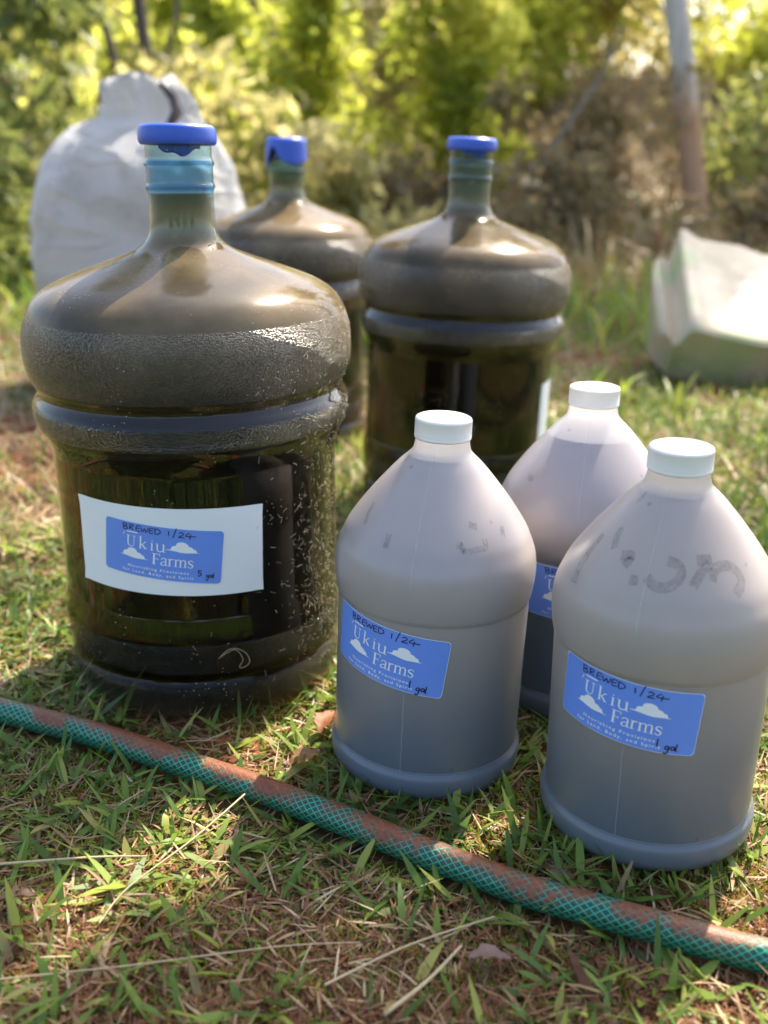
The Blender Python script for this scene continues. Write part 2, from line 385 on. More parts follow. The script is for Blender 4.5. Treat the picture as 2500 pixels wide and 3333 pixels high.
HAND = {
 'B': (.62, [[(.08, .95), (.12, .05)], [(-.02, .92), (.3, 1.0), (.44, .82), (.36, .6), (.1, .52), (.44, .42), (.52, .2), (.36, .02), (.08, .06)]]),
 'R': (.66, [[(.1, .92), (.1, .0)], [(0, .85), (.3, .95), (.46, .78), (.34, .56), (.1, .48), (.5, .02)]]),
 'E': (.5, [[(.44, .9), (.1, .86), (.08, .05), (.46, .06)], [(.08, .48), (.4, .5)]]),
 'W': (.72, [[(.0, .86), (.16, .06), (.34, .7), (.48, .08), (.68, .9)]]),
 'D': (.62, [[(.08, .95), (.1, .05), (.34, .08), (.56, .4), (.46, .76), (.24, .92), (-.02, .88)]]),
 '1': (.3, [[(.04, .8), (.12, .92), (.14, .1)]]),
 '/': (.4, [[(.36, 1.2), (.0, -.2)]]),
 '2': (.55, [[(.05, .75), (.2, .94), (.4, .8), (.34, .5), (.02, .1), (.5, .12)]]),
 '4': (.7, [[(.34, .98), (.05, .4), (.9, .42)], [(.46, .75), (.38, -.1)]]),
 '5': (.6, [[(.5, .95), (.14, .95), (.1, .55), (.36, .56), (.44, .3), (.28, .02), (.04, .1)], [(.0, .95), (.2, .95)]]),
 'l1': (.45, [[(.14, 1.1), (.12, .0)]]),
 'g': (.55, [[(.42, .52), (.2, .62), (.05, .35), (.18, .12), (.38, .3), (.44, .6), (.4, .1), (.26, -.45), (.06, -.5), (.02, -.3)]]),
 'a': (.46, [[(.38, .5), (.16, .58), (.04, .28), (.16, .06), (.34, .24), (.4, .54), (.4, .06), (.5, .14)]]),
 'l': (.22, [[(.12, 1.05), (.06, .05), (.14, .02)]]),
 '.': (.15, [[(.05, .03), (.09, .0)]]),
}
def catmull(pts, n=5):
    P = [pts[0]]+list(pts)+[pts[-1]]; out = []
    for i in range(1, len(P)-2):
        p0, p1, p2, p3 = [np.array(q, float) for q in P[i-1:i+3]]
        for t in np.linspace(0, 1, n, endpoint=False):
            out.append(.5*((2*p1)+(-p0+p2)*t+(2*p0-5*p1+4*p2-p3)*t*t+(-p0+3*p1-3*p2+p3)*t**3))
    out.append(np.array(pts[-1], float)); return out
class Ink:
    """flat shapes in (u,v) metres, mapped on to a surface function later"""
    def __init__(s): s.V = []; s.F = []; s.L = 0
    def ribbon(s, pts, width, curve=True):
        wd = width if hasattr(width, '__len__') else [width]*len(pts)
        if curve and len(pts) > 2:
            q = catmull([(p[0], p[1], x) for p, x in zip(pts, wd)], 4)
        else:
            q = []
            for i in range(len(pts)-1):
                for t in np.linspace(0, 1, 4, endpoint=False):
                    q.append(np.array([pts[i][0]*(1-t)+pts[i+1][0]*t, pts[i][1]*(1-t)+pts[i+1][1]*t, wd[i]*(1-t)+wd[i+1]*t]))
            q.append(np.array([*pts[-1], wd[-1]]))
        b = len(s.V); s.L += 1
        for i in range(len(q)):
            t = q[min(i+1, len(q)-1)][:2]-q[max(i-1, 0)][:2]; l = np.hypot(*t) or 1; nrm = np.array([-t[1], t[0]])/l*q[i][2]/2
            for sg in (1, -1): s.V.append((q[i][0]+sg*nrm[0], q[i][1]+sg*nrm[1], s.L))
        for i in range(len(q)-1): s.F.append((b+2*i, b+2*i+1, b+2*i+3, b+2*i+2))
    def strip(s, us, lo, hi):
        b = len(s.V); s.L += 1
        for u, a, c in zip(us, lo, hi): s.V.append((u, a, s.L)); s.V.append((u, c, s.L))
        for i in range(len(us)-1): s.F.append((b+2*i, b+2*i+2, b+2*i+3, b+2*i+1))
    def build(s, name, fn, layer, mat, parent):
        V = [fn(u, v, layer + 2e-6*L) for u, v, L in s.V]
        return mesh_py(name, V, s.F, mat, parent, smooth=True)
_fc = {}
def font_mesh(txt, size, spacing):
    key = (txt, size, spacing)
    if key in _fc: return _fc[key]
    cu = bpy.data.curves.new('txt', 'FONT'); cu.body = txt; cu.size = size; cu.space_character = spacing; cu.resolution_u = 3
    cu.offset = .00004
    o = bpy.data.objects.new('txt', cu); C.objects.link(o)
    me = bpy.data.meshes.new_from_object(o.evaluated_get(bpy.context.evaluated_depsgraph_get()))
    r = ([tuple(v.co) for v in me.vertices], [tuple(p.vertices) for p in me.polygons])
    bpy.data.objects.remove(o); bpy.data.curves.remove(cu); bpy.data.meshes.remove(me)
    _fc[key] = r; return r

LW, LH = .1010, .0472
def sticker(parent, Rfun, uc, zc, rot, qty, txt_seed=0, base_layer=.0004, name='sticker'):
    """blue rounded sticker with printing and handwriting; Rfun(z)->radius"""
    cr, sr = math.cos(rot), math.sin(rot); R0 = Rfun(zc)
    def fn(u, v, layer):        # u,v centred label coordinates
        U = uc + u*cr - v*sr; Z = zc + u*sr + v*cr
        a = U/R0; r = Rfun(Z) + layer
        return (r*math.sin(a), -r*math.cos(a), Z)
    def rr(inset):
        W, H, rad = LW/2-inset, LH/2-inset, .0032
        us = np.concatenate([-W+rad*(1-np.cos(np.linspace(0, np.pi/2, 8))), np.linspace(-W+rad, W-rad, 46)[1:-1], W-rad*(1-np.cos(np.linspace(np.pi/2, 0, 8)))])
        hh = []
        for u in us:
            d = max(0, abs(u)-(W-rad)); hh.append(H-rad+math.sqrt(max(0, rad*rad-d*d)))
        return us, hh
    def rrbuild(nm, inset, layer, mat, par):
        us, hh = rr(inset); nv = 10; V = []; F = []
        for u, h in zip(us, hh):
            for k in range(nv): V.append(fn(u, -h+2*h*k/(nv-1), layer))
        for i in range(len(us)-1):
            for k in range(nv-1): F.append((i*nv+k, (i+1)*nv+k, (i+1)*nv+k+1, i*nv+k+1))
        return mesh_py(nm, V, F, mat, par)
    st = rrbuild(name, .0, base_layer, PAPER, parent)
    rrbuild('blue_face', .00045, base_layer+.00016, BLUE, st)
    L1 = base_layer+.00024
    def P(a, b): return ((a-.5)*LW, (.5-b)*LH)
    # serif lettering
    ink = Ink()
    def word(ch, u0, v0, adv, h):
        x, y = P(u0, v0)
        _, strokes = SER[ch]
        for pts, wd in strokes:
            wd2 = [q*h for q in wd] if hasattr(wd, '__len__') else wd*h
            ink.ribbon([(x+px*h*adv, y+py*h) for px, py in pts], [q*1.12 for q in wd2] if hasattr(wd2, '__len__') else wd2*1.25)
    H = .0095
    word('U', .205, .455, 1.22, H); word('k', .315, .458, 1.12, H*1.02); word('i', .412, .462, 1.1, H*1.0); word('u', .457, .468, 1.32, H*1.08)
    ink.ribbon([P(.205, .185), P(.30, .185)], .0009, False); ink.ribbon([P(.186, .2), P(.172, .27)], [.0007, .0003], False)
    x = .432
    for ch, ad, dx in (('F', 1.15, .068), ('a', 1.22, .062), ('r', 1.2, .05), ('m', 1.2, .108), ('s', 1.2, 0)):
        word(ch, x, .715, ad, H*1.02); x += dx
    ink.build('lettering', fn, L1, INKW, st)
    # clouds
    cl = Ink()
    for (u0, u1, vb, vt, bumps) in ((.54, .815, .415, .235, [(.30, .55, .15), (.47, 1.0, .2), (.66, .62, .15), (.8, .4, .1)]), (.154, .402, .64, .47, [(.24, .6, .15), (.42, 1.0, .19), (.62, .62, .15), (.76, .42, .1)])):
        us = np.linspace(0, 1, 60); lo = []; hi = []; uu = []
        for s_ in us:
            bot = .0 + .12*math.sin(s_*9)*.3 - .05*math.sin(math.pi*s_)
            top = .22*math.sin(math.pi*min(1, s_*1.02))**.8 + .02
            top = max(top, .03)
            for c_, h_, r_ in bumps:
                d = (s_-c_)/r_
                if abs(d) < 1: top = max(top, h_*math.sqrt(1-d*d)**.8*.55+h_*.45*(1 if abs(d) < .9 else .6))
            px, py = P(u0+(u1-u0)*s_, vb+(vt-vb)*(bot)); _, pt = P(0, vb+(vt-vb)*max(top, bot+.02))
            uu.append(px); lo.append(py - (0.0012*s_)); hi.append(pt - .0012*s_)
        cl.strip(uu, lo, hi)
    cl.build('cloud_print', fn, L1, INKW, st)
    # small print
    V = []; F = []
    for txt, u0, v0, uend in (("Nourishing Provisions", .222, .845, .735), ("for Land, Body, and Spirit", .175, .935, .775)):
        vs, fs = font_mesh(txt, .0034, 1.35); wd = max(v[0] for v in vs); b = len(V); x0, y0 = P(u0, v0); k = (uend-u0)*LW/wd
        V += [fn(x0+v[0]*k, y0+v[1]*1.05, L1) for v in vs]; F += [tuple(b+i for i in f) for f in fs]
    mesh_py('small_print', V, F, INKW, st, smooth=False)
    # handwriting
    hw = Ink(); rr_ = random.Random(txt_seed)
    def hand(seq, u0, v0, h, adv, wd=.0008, slope=0):
        x, y = P(u0, v0)
        for ch in seq:
            if ch == ' ': x += .5*h*adv; continue
            ww, st_ = HAND[ch]
            jy = rr_.uniform(-.05, .05)*h
            for s_ in st_: hw.ribbon([(x+px*h*adv, y+jy+py*h) for px, py in s_], wd)
            x += ww*h*adv; y += slope
    hand(['B', 'R', 'E', 'W', 'E', 'D'], .165, .15, .0050, 1.85)
    hand(['1'], .55, .16, .0046, 1.2); hand(['/'], .592, .155, .0060, 1.2); hand(['2', '4'], .635, .165, .0052, 1.9)
    if qty == '5': hand(['5'], .805, .86, .0050, 1.3, .0009); hand(['g', 'a', 'l', '.'], .872, .88, .0042, 1.35, .0008)
    else: hand(['l1'], .745, .90, .0056, 1.0, .0009); hand(['g', 'a', 'l', '.'], .80, .93, .0052, 1.35, .0009)
    hw.build('handwriting', fn, L1+.00006, INKK, st)
    return st

# ------------------------------------------------------------------ bottles
def place(o, x, y, g_, tx, ty):
    az = Vector((tx, ty, 1)).normalized(); ax = Vector((1, 0, -tx)); ax = (ax-az*ax.dot(az)).normalized(); ay = az.cross(ax)
    mm = Matrix.Identity(4)
    for i in range(3): mm[i][0] = ax[i]; mm[i][1] = ay[i]; mm[i][2] = az[i]; mm[i][3] = (x, y, g_)[i]
    o.matrix_world = mm

BIG = [(.0, .004), (.10, .003), (.119, .002), (.1262, .009), (.1285, .020), (.1286, .030), (.1250, .037), (.1247, .041), (.1285, .048), (.1300, .060), (.1302, .074), (.1292, .083), (.1268, .096), (.1262, .105), (.1262, .160), (.1262, .215), (.1272, .226), (.1310, .236), (.1362, .245), (.1385, .253), (.1390, .262), (.1375, .267), (.1340, .272), (.1325, .276), (.1350, .2805), (.1380, .286), (.1412, .297), (.1422, .309), (.1415, .323), (.1385, .3355), (.1335, .347), (.1260, .3555), (.1150, .3625), (.1000, .3690), (.0800, .3762), (.0600, .3833), (.0460, .3885), (.0375, .3930), (.0318, .3985), (.0287, .4060), (.0275, .416), (.0272, .428), (.0273, .4355), (.0282, .4385), (.0290, .4410), (.0286, .4432), (.0279, .4450), (.0279, .4560), (.0287, .4580), (.0291, .4600), (.0284, .4622), (.0275, .4640), (.0274, .4700), (.0274, .4800)]
def big_bottle(label, place_args, level, shell, group='dark five gallon bottles', cap='flat', capz=.4905, full_liquid=True):
    root = empty('water_bottle'); tag(root, label, 'bottle', group)
    P_ = smooth_prof(BIG, 6)
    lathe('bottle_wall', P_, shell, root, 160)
    # brew inside
    Q = [(max(r-.0016, 1e-5), z+(.0015 if z < .01 else 0)) for r, z in P_ if z < level]
    Q[0] = (1e-5, .0055)
    Q.append((Q[-1][0], level)); Q.append((1e-5, level))
    lathe('brew', Q, BREW, root, 96)
    if cap == 'flat':
        cp = [(1e-5, capz), (.012, capz), (.0265, capz-.0002), (.0300, capz-.0013), (.0318, capz-.0035), (.0325, capz-.0075), (.0326, capz-.0125), (.0318, capz-.0150), (.0306, capz-.0160), (.0277, capz-.0162), (.0270, capz-.0155)][::-1]
        lathe('cap', smooth_prof(cp, 4), CAP_BLUE, root, 96, rad=lambda r, z, a: (r*(1+.008*math.sin(2*a+.6)), z+.0008*math.sin(a+2)*(r/.03)))
        # torn inner sleeve hanging in the neck
        angs = np.linspace(-.75, .75, 24); V = []; F = []
        for a in angs:
            d = .0075*max(.0, 1-abs(a)*1.1)+.003+.0012*math.sin(9*a)
            for k in range(4): V.append((.0235*math.sin(a+.25), -.0235*math.cos(a+.25), capz-.0145-d*k/3))
        for i in range(len(angs)-1):
            for k in range(3): F.append((i*4+k, (i+1)*4+k, (i+1)*4+k+1, i*4+k+1))
        o = mesh_py('torn_cap_skirt', V, F, CAP_BLUE, root); md = o.modifiers.new('th', 'SOLIDIFY'); md.thickness = .0012
    else:
        V = []; F = []; n = 96
        def bot(a):     # skirt length by angle; torn open on the left
            a = (a+math.pi) % (2*math.pi)-math.pi
            notch = math.exp(-((a+.62)/.33)**2)
            return .037 + .010*math.exp(-((a+1.35)/.22)**2) - .021*notch + .003*math.sin(3*a)
        prof = [(1e-5, 0), (.020, 0), (.0285, -.0006), (.0307, -.003), (.0308, -.009)]
        rows = len(prof)+8
        for k in range(rows):
            for j in range(n):
                a = 2*math.pi*j/n
                if k < len(prof): r, z = prof[k]
                else:
                    t = (k-len(prof)+1)/8; r = .0308+.0012*t; z = -.009-(bot(a)-.009)*t
                V.append((r*math.sin(a), -r*math.cos(a), capz+z))
        for k in range(rows-1):
            for j in range(n): F.append((k*n+j, (k+1)*n+j, (k+1)*n+(j+1) % n, k*n+(j+1) % n))
        o = mesh_py('cap', V, F, CAP_BLUE, root); md = o.modifiers.new('th', 'SOLIDIFY'); md.thickness = .0016; md.offset = 1
    place(root, *place_args)
    return root

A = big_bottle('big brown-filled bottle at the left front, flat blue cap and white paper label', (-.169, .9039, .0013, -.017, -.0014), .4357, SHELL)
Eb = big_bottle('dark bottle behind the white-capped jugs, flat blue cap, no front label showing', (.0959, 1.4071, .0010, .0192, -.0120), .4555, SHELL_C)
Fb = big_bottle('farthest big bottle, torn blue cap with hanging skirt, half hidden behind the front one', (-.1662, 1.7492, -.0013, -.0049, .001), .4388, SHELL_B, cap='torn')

def paper(parent, Rr, u0, u1, z0, z1, rot, name='paper_label'):
    uc, zc = (u0+u1)/2, (z0+z1)/2; V = []; F = []; nu, nv = 40, 8
    for i in range(nu+1):
        for k in range(nv+1):
            u = (u1-u0)*(i/nu-.5); v = (z1-z0)*(k/nv-.5); U = uc+u*math.cos(rot)-v*math.sin(rot); Z = zc+u*math.sin(rot)+v*math.cos(rot)
            r = Rr+.0003 + (.0009 if (i in (0, nu) and k in (0, nv)) else 0); a = U/Rr; V.append((r*math.sin(a), -r*math.cos(a), Z))
    for i in range(nu):
        for k in range(nv): F.append((i*(nv+1)+k, (i+1)*(nv+1)+k, (i+1)*(nv+1)+k+1, i*(nv+1)+k+1))
    return mesh_py(name, V, F, PAPER, parent)
RA = .1264
paper(A, RA, -.0905, .0745, .1215, .1980, R_(-2))
sticker(A, lambda z: RA, -.0105, .1590, R_(-6.5), '5', 1, .0008)
paper(Eb, RA, R_(58)*RA, R_(58)*RA+.165, .10, .188, R_(1))

# ---- one-gallon jugs
JP = [(1e-5, .006), (.055, .006), (.066, .0005), (.0725, .002), (.0768, .0075), (.0782, .014), (.0778, .0205), (.0760, .0240), (.0751, .0262), (.0750, .0320), (.0752, .080), (.0755, .144), (.0756, .1495), (.0768, .1530), (.0779, .1600), (.0787, .1700), (.0784, .1790), (.0768, .1880), (.0735, .1965), (.0690, .2060), (.0600, .2195), (.0505, .2320), (.0405, .2440), (.0325, .2530), (.0262, .2590), (.0226, .2630), (.0213, .2670), (.0206, .2710), (.0200, .2745)]
def jugR(z):
    q = JP[9:]; return float(np.interp(z, [a[1] for a in q], [a[0] for a in q]))
SM = {
 'C': [[(-28.7, .2174), (-22.9, .2131), (-15.8, .2135), (-9.0, .2197), (-9.8, .2252), (-17.6, .2276)], [(-2.3, .2144), (2.7, .2211), (10.1, .2263)], [(1.6, .2287), (12.3, .2286)], [(9.4, .2176), (13.9, .2239), (23.8, .2242), (29.5, .2187), (27.9, .213), (22.6, .2087)], [(-73.3, .1983), (-76.0, .2141), (-75.8, .2305)], [(-57.2, .2269), (-61.5, .2342), (-60.9, .2389)], [(-49.6, .2246), (-42.3, .2263), (-44.2, .2199)], [(-38.0, .2136), (-33.0, .2144)], [(-68.3, .2549), (-63.5, .2588)]],
 'B': [[(10.6, .2084), (11.4, .2114), (13.5, .2065), (15.1, .2089)], [(16.7, .2063), (23.5, .2075), (27.8, .2076), (28.6, .2135)], [(-59.8, .2124), (-63.6, .2197), (-65.1, .2266)], [(-35.0, .2031), (-35.9, .2126)], [(19.6, .2231), (25.3, .2209)], [(47, .2182), (44.2, .2123)]],
 'D': [[(-64.2, .216), (-59.9, .2143), (-57.4, .2155)]]}
def smudge(parent, strokes, wd, name, mat, off=.0002):
    def fn(u, v, layer):
        r = jugR(v)+layer; a = u/.06; return (r*math.sin(a), -r*math.cos(a), v)
    for s_ in strokes:
        ink = Ink(); ink.ribbon([(R_(a)*.06, z) for a, z in s_], wd); ink.build(name, fn, off, mat, parent)
SP = smooth_prof(JP, 6)
jcap = [(.0206, .2735), (.0214, .2728), (.0217, .2738), (.0217, .2752), (.0213, .2757), (.0216, .2764), (.0216, .2868), (.0210, .2882), (.0198, .2888), (.0188, .2886), (.0180, .2882), (1e-5, .2880)]
def jug(key, label, place_args, level, body_mat, tea, seam, lab, qty='1', grp='one gallon jugs'):
    root = empty('jug'); tag(root, label, 'jug', grp)
    lathe('jug_wall', SP, body_mat, root, 160)
    Q = [(max(r-.0007, 1e-5), z+(.0007 if z < .01 else 0)) for r, z in SP if z < level]
    Q.append((Q[-1][0], level)); Q.append((1e-5, level))
    lathe('tea', Q, tea, root, 96)
    ang = np.linspace(0, 2*np.pi, 240, endpoint=False)
    def ribs(r, z, a):
        i = int(round(a/(2*np.pi)*240))
        return (r-(.00028 if (i % 2 and .2766 < z < .2866) else 0), z)
    cp = []
    for (a0, b0), (a1, b1) in zip(jcap[:-1], jcap[1:]):
        cp.append((a0, b0))
        if b1-b0 > .005: cp += [(a0, b0+.0003), (a1, b1-.0003)]
    cp.append(jcap[-1])
    cap = lathe('cap', cp, CAP_WHITE, root, angs=ang, rad=ribs)
    uc, zc, rot = lab
    sticker(root, jugR, uc, zc, R_(rot), qty, hash(key) % 7 if False else ord(key))
    if key in SM: smudge(root, SM[key], .0058 if key == 'C' else .004, 'smudge', SMUDGE)
    smudge(root, [[(seam, z) for z in np.linspace(.268, .18, 12)], [(seam-1, z) for z in np.linspace(.098, .004, 10)]], .0005, 'mould_seam', SEAM, .0004)
    if key == 'D':
        ink = Ink()
        for s_ in ([(-.006, .004), (-.003, .007), (.0, .004), (.003, .0075), (.006, .006), (.010, .007)], [(-.002, 0), (.0, .003), (.003, .0), (.006, .003), (.008, .0005)], [(-.007, -.006), (-.002, -.004), (.001, -.007), (.006, -.005)], [(.009, .002), (.011, -.003)]):
            ink.ribbon(s_, .0005)
        ink.build('cap_scribble', lambda u, v, l: (u, v, .2884+l), .0001, INKK, cap)
    place(root, *place_args)
    return root
JB = jug('B', 'milky jug standing between the big front bottle and the nearest jug', (.0372, .7453, -.0017, .0226, .0054), .2600, JUG_COOL, TEA, -16, (-.0417, .1212, -6.5))
JC = jug('C', 'nearest milky jug at the right, with rubbed black marker on its shoulder', (.2015, .6606, .0041, -.0147, -.0135), .2597, JUG_WARM, TEA, -28.5, (-.0415, .1246, -4))
JD = jug('D', 'rear jug with scribbles on its white cap, sticker half hidden by the other jugs', (.1799, .8627, -.0026, -.0007, .0134), .2474, JUG_COOL, TEA_SHADED, -15.3, (-.0115, .1235, -1))

# ------------------------------------------------------------------ hose
HP = [(-.62, .885), (-.45, .824), (-.3304, .7773), (-.2486, .7441), (-.1748, .7071), (-.092, .6686), (-.0403, .6383), (.011, .6065), (.0739, .5733), (.1176, .5499), (.1731, .5266), (.2415, .5033), (.33, .480), (.45, .458)]
hp = catmull(HP, 16)
m, nt, out = mat_new('green_braided_hose'); g = G(nt)
hu = g.n('ShaderNodeAttribute', attribute_name='hu').outputs['Fac']; hv = g.n('ShaderNodeAttribute', attribute_name='hv').outputs['Fac']
tc = g.n('ShaderNodeTexCoord').outputs['Object']
ang = g.n('ShaderNodeVectorMath', {0: tc}, operation='LENGTH')
k = g.math('MULTIPLY', hu, 1/.0068)
lines = []
for sg in (1, -1):
    q = g.math('ADD', g.math('MULTIPLY', hv, 13*sg), k); fr = g.math('FRACT', q); d = g.math('ABSOLUTE', g.math('SUBTRACT', fr, .5))
    lines.append(g.n('ShaderNodeMapRange', {0: d, 1: .045, 2: .14, 3: 1., 4: 0.}).outputs[0])
ln = g.math('MAXIMUM', lines[0], lines[1])
col = g.mixc(ln, (.006, .055, .034), (.035, .32, .2))
# mud caked on the top and far side
s1 = g.math('SINE', g.math('ADD', g.math('MULTIPLY', hv, 2*math.pi), -.25))
mn = g.noise(tc, 26, 6, .65); mn2 = g.noise(tc, 260, 5, .7)
mm_ = g.math('ADD', g.math('ADD', s1, g.math('MULTIPLY', g.math('SUBTRACT', mn, .5), 5.0)), g.math('MULTIPLY', g.math('SUBTRACT', mn2, .5), 2.2))
mm_ = g.math('SUBTRACT', mm_, g.n('ShaderNodeMapRange', {0: hu, 1: .55, 2: .95, 3: 0., 4: .55}).outputs[0])
mud = g.n('ShaderNodeMapRange', {0: mm_, 1: .1, 2: .8, 3: 0., 4: .95}).outputs[0]
mc = g.ramp(mn2, [(.3, (.10, .022, .007)), (.7, (.26, .075, .024))])
col = g.mixc(mud, col, mc)
rg = g.n('ShaderNodeMapRange', {0: mud, 1: 0., 2: 1., 3: .3, 4: .5}).outputs[0]
p = g.n('ShaderNodeBsdfPrincipled', {'Base Color': col, 'Roughness': rg})
b = g.n('ShaderNodeBump', {'Height': g.math('ADD', g.math('MULTIPLY', mud, mn2), g.math('MULTIPLY', ln, .12)), 'Strength': .5, 'Distance': .001}); nt.links.new(b.outputs[0], p.inputs['Normal'])
nt.links.new(p.outputs[0], out.inputs[0])
HOSE_R = .0106
ho = tube('garden_hose', [(q[0], q[1], .0118+.0012*math.sin(i*.13)) for i, q in enumerate(hp)], HOSE_R, m, None, 48, uv=True)
tag(ho, 'green braided garden hose smeared with red mud, lying across the grass', 'hose')
def hose_y(x): return np.interp(x, [q[0] for q in hp], [q[1] for q in hp])

# ------------------------------------------------------------------ white sack
m, nt, out = mat_new('woven_sack'); g = G(nt)
tc = g.n('ShaderNodeTexCoord').outputs['Object']
wv = g.n('ShaderNodeTexWave', {'Vector': tc, 'Scale': 60., 'Distortion': .6}, bands_direction='X').outputs[1]
wv2 = g.n('ShaderNodeTexWave', {'Vector': tc, 'Scale': 60., 'Distortion': .6}, bands_direction='Z').outputs[1]
dirt = g.noise(tc, 7, 6, .6)
c = g.ramp(dirt, [(.3, (.50, .49, .46)), (.55, (.76, .77, .79))])
p = g.n('ShaderNodeBsdfPrincipled', {'Base Color': c, 'Roughness': .45}).outputs[0]
bmp = g.n('ShaderNodeBump', {'Height': g.math('ADD', g.math('ADD', wv, wv2), g.math('ADD', g.math('MULTIPLY', g.math('POWER', g.math('SUBTRACT', 1., g.math('MULTIPLY', g.math('ABSOLUTE', g.math('SUBTRACT', g.noise(g.n('ShaderNodeMapping', {'Vector': tc, 'Rotation': (0, .6, 0), 'Scale': (1., 1., 2.2)}).outputs[0], 7, 2, .5), .5)), 2.)), 10.), 5.), g.math('MULTIPLY', g.noise(tc, 9, 3), 5.))), 'Strength': .8, 'Distance': .006}); nt.links.new(bmp.outputs[0], nt.nodes[[n_.name for n_ in nt.nodes if n_.type == 'BSDF_PRINCIPLED'][0]].inputs['Normal'])
t = g.n('ShaderNodeBsdfTranslucent', {'Color': c}).outputs[0]
nt.links.new(g.mix(.36, p, t), out.inputs[0]); SACK = m
rows = [(0, -.64, -.35, .13), (.03, -.675, -.315, .165), (.10, -.705, -.295, .185), (.20, -.717, -.285, .19), (.277, -.723, -.285, .185), (.345, -.714, -.289, .175), (.381, -.705, -.296, .165), (.44, -.682, -.315, .14), (.48, -.655, -.335, .115), (.505, -.636, -.350, .085), (.517, -.600, -.357, .07), (.527, -.572, -.366, .058), (.55, -.566, -.380, .05), (.576, -.576, -.398, .045), (.592, -.578, -.415, .035)]
RZ = [r[0] for r in rows]; V = []; F = []; nz_, na = 70, 110
for i in range(nz_+1):
    z = .592*i/nz_; l = np.interp(z, RZ, [r[1] for r in rows]); rgt = np.interp(z, RZ, [r[2] for r in rows]); dp = np.interp(z, RZ, [r[3] for r in rows])
    for j in range(na):
        a = 2*math.pi*j/na; cx, a_ = (l+rgt)/2, (rgt-l)/2
        e = .8; cc, ss = math.cos(a), math.sin(a)
        x = a_*math.copysign(abs(cc)**e, cc); y = dp*math.copysign(abs(ss)**e, ss)
        v = Vector((cx+x+.48, y, z)); w_ = mnoise.fractal(v*6, 1, 2, 4)*.009 - (1-abs(mnoise.noise(Vector((v.x*9+v.z*5, v.y*9, v.z*6-v.x*4)))))**6*.006 + mnoise.noise(Vector((a*5, z*3, 3)))*.010*(.25+sstep(.35, .55, z)) + abs(mnoise.noise(v*11))*-.012
        d = Vector((x, y, 0)).normalized()
        zz = z
        if i == nz_: zz += .012*math.sin(a*3)+.006*math.cos(a+.3)
        V.append((cx+x+d.x*w_+.508, y+d.y*w_, zz))
for i in range(nz_):
    for j in range(na): F.append((i*na+j, i*na+(j+1) % na, (i+1)*na+(j+1) % na, (i+1)*na+j))
F2 = [tuple(f) for f in F]; F2.append(tuple(nz_*na+j for j in range(na))); F2.append(tuple(reversed(range(na))))
sk = empty('sack', (-.508, 2.15, 0)); tag(sk, 'tall white woven sack with gathered top, standing behind the left bottle', 'sack')
mesh_py('sack_cloth', V, F2, SACK, sk)
tube('tie_string', [(.075, -.09, .585), (.098, -.085, .56), (.108, -.10, .535), (.096, -.115, .51), (.112, -.125, .49), (.10, -.13, .475)], [.004, .008, .011, .009, .006, .003], plain('dark_cord', (.06, .045, .045), .9), sk, 8)

# ------------------------------------------------------------------ printed bag at the right
m, nt, out = mat_new('printed_bag'); g = G(nt)
tc = g.n('ShaderNodeTexCoord').outputs['Object']
nz = g.noise(tc, 7, 3, .5)
gm = g.ramp(g.noise(g.n('ShaderNodeMapping', {'Vector': tc, 'Scale': (5, 7, 5), 'Location': (.3, .1, 0)}).outputs[0], 1.3, 1), [(.55, (0, 0, 0)), (.68, (1, 1, 1))])
c = g.mixc(nz, (.42, .33, .21), (.56, .47, .33)); c = g.mixc(g.math('MULTIPLY', gm, .4), c, (.18, .42, .10))
p = g.n('ShaderNodeBsdfPrincipled', {'Base Color': c, 'Roughness': .35})
bp = g.n('ShaderNodeBump', {'Height': g.noise(tc, 11, 4, .6), 'Strength': .35, 'Distance': .012}); nt.links.new(bp.outputs[0], p.inputs['Normal'])
nt.links.new(p.outputs[0], out.inputs[0]); BAGM = m
sec = [(-.05, 0), (-.075, .05), (-.115, .112), (-.108, .122), (.06, .205), (.20, .29), (.208, .285), (.235, .12), (.22, 0), (.06, -.005)]
V = []; F = []; secs = [(sec[i][0]*(1-t)+sec[(i+1) % len(sec)][0]*t+1, sec[i][1]*(1-t)+sec[(i+1) % len(sec)][1]*t) for i in range(len(sec)) for t in (0, .25, .5, .75)]; ns = len(secs)
st = [(0, .5, .62), (.012, .80, .74), (.045, .93, .84), (.056, 1.0, 1.06), (.075, 1.02, 1.09), (.10, 1, 1.03), (.16, 1, .97), (.25, 1.02, .90), (.35, 1, .86), (.45, 1, .9), (.52, .98, .96), (.58, .9, .9), (.60, .5, .6)]
xs_ = np.linspace(0, .60, 60)
for x in xs_:
    ky = np.interp(x, [s_[0] for s_ in st], [s_[1] for s_ in st]); kz = np.interp(x, [s_[0] for s_ in st], [s_[2] for s_ in st])
    for (a, b) in secs:
        y = (a-1-.05)*ky+.05; z = (b-.1)*kz+.1 if x < .03 or x > .57 else b*kz
        q = Vector((x, y, z)); d = mnoise.fractal(q*7, 1, 2, 3)*.007
        V.append((x, y+d, max(z+d*1.0+.004*math.sin(x*30+y*9), -.004)))
for i in range(len(xs_)-1):
    for j in range(ns): F.append((i*ns+j, (i+1)*ns+j, (i+1)*ns+(j+1) % ns, i*ns+(j+1) % ns))
F = [tuple(f) for f in F]+[tuple(range(ns)), tuple(reversed(range((len(xs_)-1)*ns, len(xs_)*ns)))]
bag = mesh_py('plastic_bag', V, F, BAGM); _es = bag.modifiers.new('edges', 'EDGE_SPLIT'); _es.split_angle = R_(38); bag.location = (.600, 2.31, 0); bag.rotation_euler = (0, 0, R_(-7))
tag(bag, 'creased cream and green printed bag slumped on the grass at right', 'bag')

